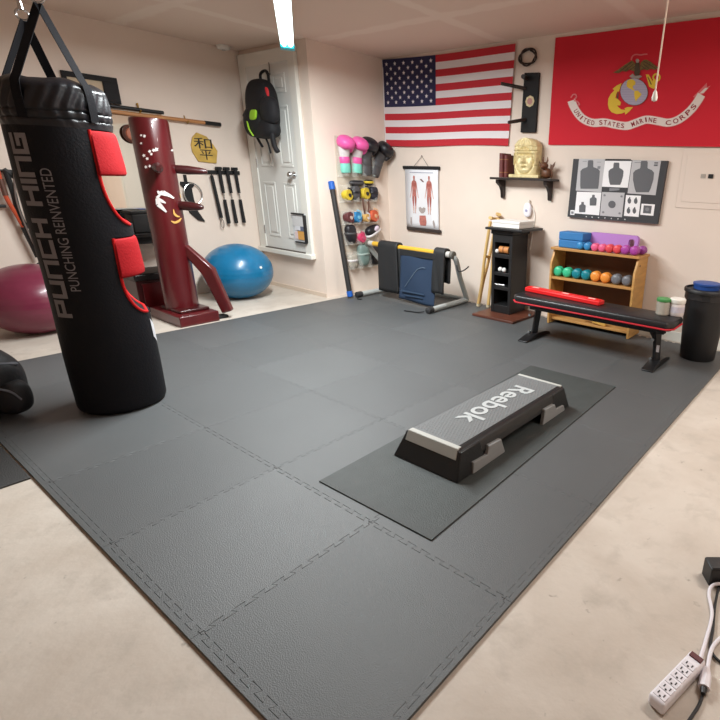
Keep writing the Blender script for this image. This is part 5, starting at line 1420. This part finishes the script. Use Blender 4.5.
m = MB(); m.poly([tp(x, y, .2) for x, y in ((255, 28), (440, 30), (440, 36), (255, 35))]); m.build('top_strip', mat('strip_black', (22, 22, 22), .6), tb, flip=False)

# ================================================================== BREAKER PANEL
PN = mat('panel_paint', (229, 213, 200), .6)
bp2 = thing('breaker_panel', 'wall painted breaker panel with a small black latch on the back wall', 'breaker panel', (1.5, YB-.01, 1.06))
MB().bb(1.235, 1.66, YB-.005, YB-.001, 1.055, 1.485).build('frame', PN, bp2, bevel=.004)
MB().bb(1.275, 1.62, YB-.009, YB-.0051, 1.10, 1.445).build('door', PN, bp2, bevel=.004)
MB().bb(1.395, 1.43, YB-.012, YB-.009, 1.275, 1.305).build('label', mat('panel_label', (170, 160, 150), .5), bp2)
MB().bb(1.45, 1.485, YB-.018, YB-.009, 1.275, 1.305).build('latch', BLACK, bp2, bevel=.002)

# ================================================================== POWER STRIP and cords on the floor
PSW = mat('strip_white', (226, 222, 228), .4)
a = onZ(658, 697, .03); b = onZ(698, 655, .03); dirn = (b-a); dirn.z = 0; L = dirn.length+.012; dirn.normalize(); ang = math.atan2(dirn.y, dirn.x)
c = (a+b)/2; c.z = ZF+.02
ps = thing('power_strip', 'white six outlet power strip on the concrete floor', 'power strip', (c.x, c.y, ZF))
Rz = rotz(ang)
MB().box(c, (L, .046, .036), Rz).build('body', PSW, ps, bevel=.008, seg=3)
def onps(x, y, z): return c+Rz @ V((x, y, z))
for k in range(6):
    x = -L*.40+k*L*.130
    m = MB(); m.box(onps(x, 0, .0185), (L*.105, .034, .002), Rz); OUTL = m.build('outlet', mat('outlet_white', (216, 212, 218), .4), ps, bevel=.001)
    m = MB()
    for dy in (-.008, .008): m.box(onps(x+.002, dy, .0198), (.0085, .003, .0012), Rz)
    m.cyl(onps(x-.006, 0, .0192), onps(x-.006, 0, .0204), .0028, n=10)
    m.build('slots', mat('slot_dark', (40, 38, 42), .6), OUTL)
MB().box(onps(L*.43, 0, .0195), (L*.085, .034, .005), Rz).build('switch', mat('switch_red', (84, 24, 28), .35), ps, bevel=.001)
e0 = onps(L/2-.004, -.006, .0)
m = MB(); q = [e0]+[onZ(x, y, ZF+h) for x, y, h in ((706, 640, .006), (712, 615, .006), (709, 595, .006), (712, 586, .012), (722, 584, .02), (740, 590, .006), (770, 600, .006))]
m.tube(bez(q, 8), .0055, 8); m.build('cord', PSW, ps)
ex = thing('extension_cord', 'white extension cord end with plug beside the power strip', 'cord', onZ(708, 680, ZF))
m = MB(); q = [onZ(x, y, ZF+.008) for x, y in ((707.5, 668), (710, 655), (714, 645), (724, 636), (745, 628), (780, 622))]
m.tube(bez(q, 8), .0058, 8); m.build('cable', PSW, ex)
pA, pB = onZ(707, 668, ZF+.014), onZ(704, 688, ZF+.014)
dx_ = (pA-pB).normalized()
MB().tube([pA, pA.lerp(pB, .35), pB], [.008, .014, .015], 8, flat=.85).build('connector', PSW, ex)
bc = thing('floor_cable', 'thin black cord running along the floor from the white connector', 'cord', onZ(700, 700, ZF))
m = MB(); q = [pB-V((0, 0, .003))]+[onZ(x, y, ZF+.006) for x, y in ((703, 694), (699, 705), (692, 716), (684, 728))]
m.tube(bez(q, 6), .0042, 8); m.build('cable', BLACK, bc)
MB().tube([pB+dx_*-.001, pB-dx_*.018], [.009, .006], 10).build('plug', BLACK, bc)
ad = thing('power_adapter', 'black power adapter on the floor at the edge of the picture', 'adapter', onZ(722, 582, ZF))
p1_ = onZ(708, 586, ZF); p2_ = onZ(760, 586, ZF); d1 = (p2_-p1_); d1.z = 0; d1.normalize(); a1 = math.atan2(d1.y, d1.x)
cc = p1_+d1*.055+V((-d1.y, d1.x, 0))*.03+V((0, 0, .028))
MB().box(cc, (.105, .06, .075), rotz(a1)).build('body', BLACK, ad, bevel=.004)
MB().box(cc+V((0, 0, .039)), (.098, .053, .003), rotz(a1)).build('cover', mat('adapter_top', (32, 31, 32), .5), ad, bevel=.002)
m = MB(); q = [cc+rotz(a1) @ V((-.02, -.032, -.02))]+[onZ(x, y, ZF+.006) for x, y in ((715, 606), (713, 630), (711, 650), (726, 665), (760, 670))]
m.tube(bez(q, 6), .004, 8); m.build('cable', BLACK, ad)

# ================================================================== SHOP LIGHT and PULL CORD
A = V((-1.70, 2.445, 2.185)); Bv = V((-.66, 1.73, 2.20)); dl = (Bv-A).normalized(); Bv = A+dl*2.36
nl = V((-dl.y, dl.x, 0)); up = V((0, 0, 1))
sl = thing('shop_light', 'bright hanging tube shop light with a cyan end cap', 'light', (A+Bv)/2)
HS = mat('fixture_white', (228, 228, 224), .4)
m = MB(); prof = [(-.05, -.005), (-.05, .0), (-.03, .045), (.03, .045), (.05, 0), (.05, -.005), (.028, .034), (-.028, .034)]
m.rings([[A+dl*.03+nl*x+up*z for x, z in prof], [Bv-dl*.03+nl*x+up*z for x, z in prof]]); m.build('housing', HS, sl)
TUBE = mat('tube_glow', (226, 250, 250), .4, emit=4.5)
for s in (-1, 1):
    MB().cyl(A+dl*.082+nl*(s*.024)+up*.002, Bv-dl*.082+nl*(s*.024)+up*.002, .018, n=16).build('tube', TUBE, sl)
CY = mat('cap_cyan', (20, 190, 206), .4)
for P_, s in ((A, 1), (Bv, -1)):
    m = MB(); capp = [(-.055, -.026), (-.055, .004), (-.034, .050), (.034, .050), (.055, .004), (.055, -.026)]
    m.rings([[P_+nl*x+up*z for x, z in capp], [P_+dl*(s*.08)+nl*x+up*z for x, z in capp]]); m.build('end_cap', CY, sl, bevel=.004)
for f in (.15, .85):
    q = A.lerp(Bv, f)
    MB().cyl(q+up*.045, V((q.x, q.y, HC-.001)), .003, n=8).build('hanger', CHROME, sl)
def area(name, loc, rot, sx, sy, pw, rgb):
    l = bpy.data.lights.new(name, 'AREA'); l.shape = 'RECTANGLE'; l.size = sx; l.size_y = sy; l.energy = pw; l.color = lin(rgb)[:3]
    o = bpy.data.objects.new(name, l); COL.objects.link(o); o.location = loc; o.rotation_euler = rot; return o
LIGHT_MAIN, LIGHT_ADDED, LIGHT_FILL = 132, 36, 0
area('shop_light_lamp', A+dl*1.42-up*.03, (0, 0, math.atan2(dl.y, dl.x)), 1.75, .1, LIGHT_MAIN, (248, 254, 255))
# added tube light out of view, brightens the right wall and floor
rl = thing('shop_light', 'added unseen tube light on the ceiling, brightening the right side of the garage', 'light', (2.9, 2.2, HC-.08))
MB().bb(2.3, 3.5, 2.125, 2.275, HC-.06, HC-.002).build('housing', HS, rl, bevel=.006)
for y in (2.165, 2.235):
    MB().cyl((2.32, y, HC-.08), (3.48, y, HC-.08), .018).build('tube', TUBE, rl)
area('added_fill_lamp', (2.9, 2.2, HC-.11), (0, 0, 0), 1.1, .12, LIGHT_ADDED, (255, 249, 244))  # added fill lamp for the right side, no source in view
pc = thing('pull_cord', 'thin white pull cord with a white knob in front of the red flag', 'pull cord', (1.60, 2.0, HC))
tp_ = onY(668, 0, 2.0); bt_ = onY(655.5, 90, 2.0); k_ = HC-.002
q0 = bt_+(tp_-bt_)*((k_-bt_.z)/(tp_.z-bt_.z))
PCW = mat('cord_cream', (226, 204, 184), .6)
MB().tube([q0, bt_], .0035, 8).build('cord', PCW, pc)
MB().lathe([(.003, .0), (.008, -.008), (.013, -.03), (.011, -.042), (.003, -.046)], bt_, 16).build('knob', WHITE, pc)
MB().cyl((q0.x, q0.y, HC-.001), (q0.x, q0.y, HC-.012), .012).build('anchor', WHITE, pc)

# ------------------------------------------------------------------ world and colour management
w = bpy.data.worlds.new('world'); SC.world = w; w.use_nodes = True
w.node_tree.nodes['Background'].inputs[0].default_value = (1.0, .95, .92, 1)
w.node_tree.nodes['Background'].inputs[1].default_value = .06
SC.view_settings.view_transform = 'Standard'; SC.view_settings.look = 'None'; SC.view_settings.gamma = 1; SC.view_settings.exposure = 0.12
SC.view_settings.use_curve_mapping = False
SC.cycles.max_bounces = 8; SC.cycles.diffuse_bounces = 5; SC.cycles.transparent_max_bounces = 16
SC.cycles.sample_clamp_indirect = 6
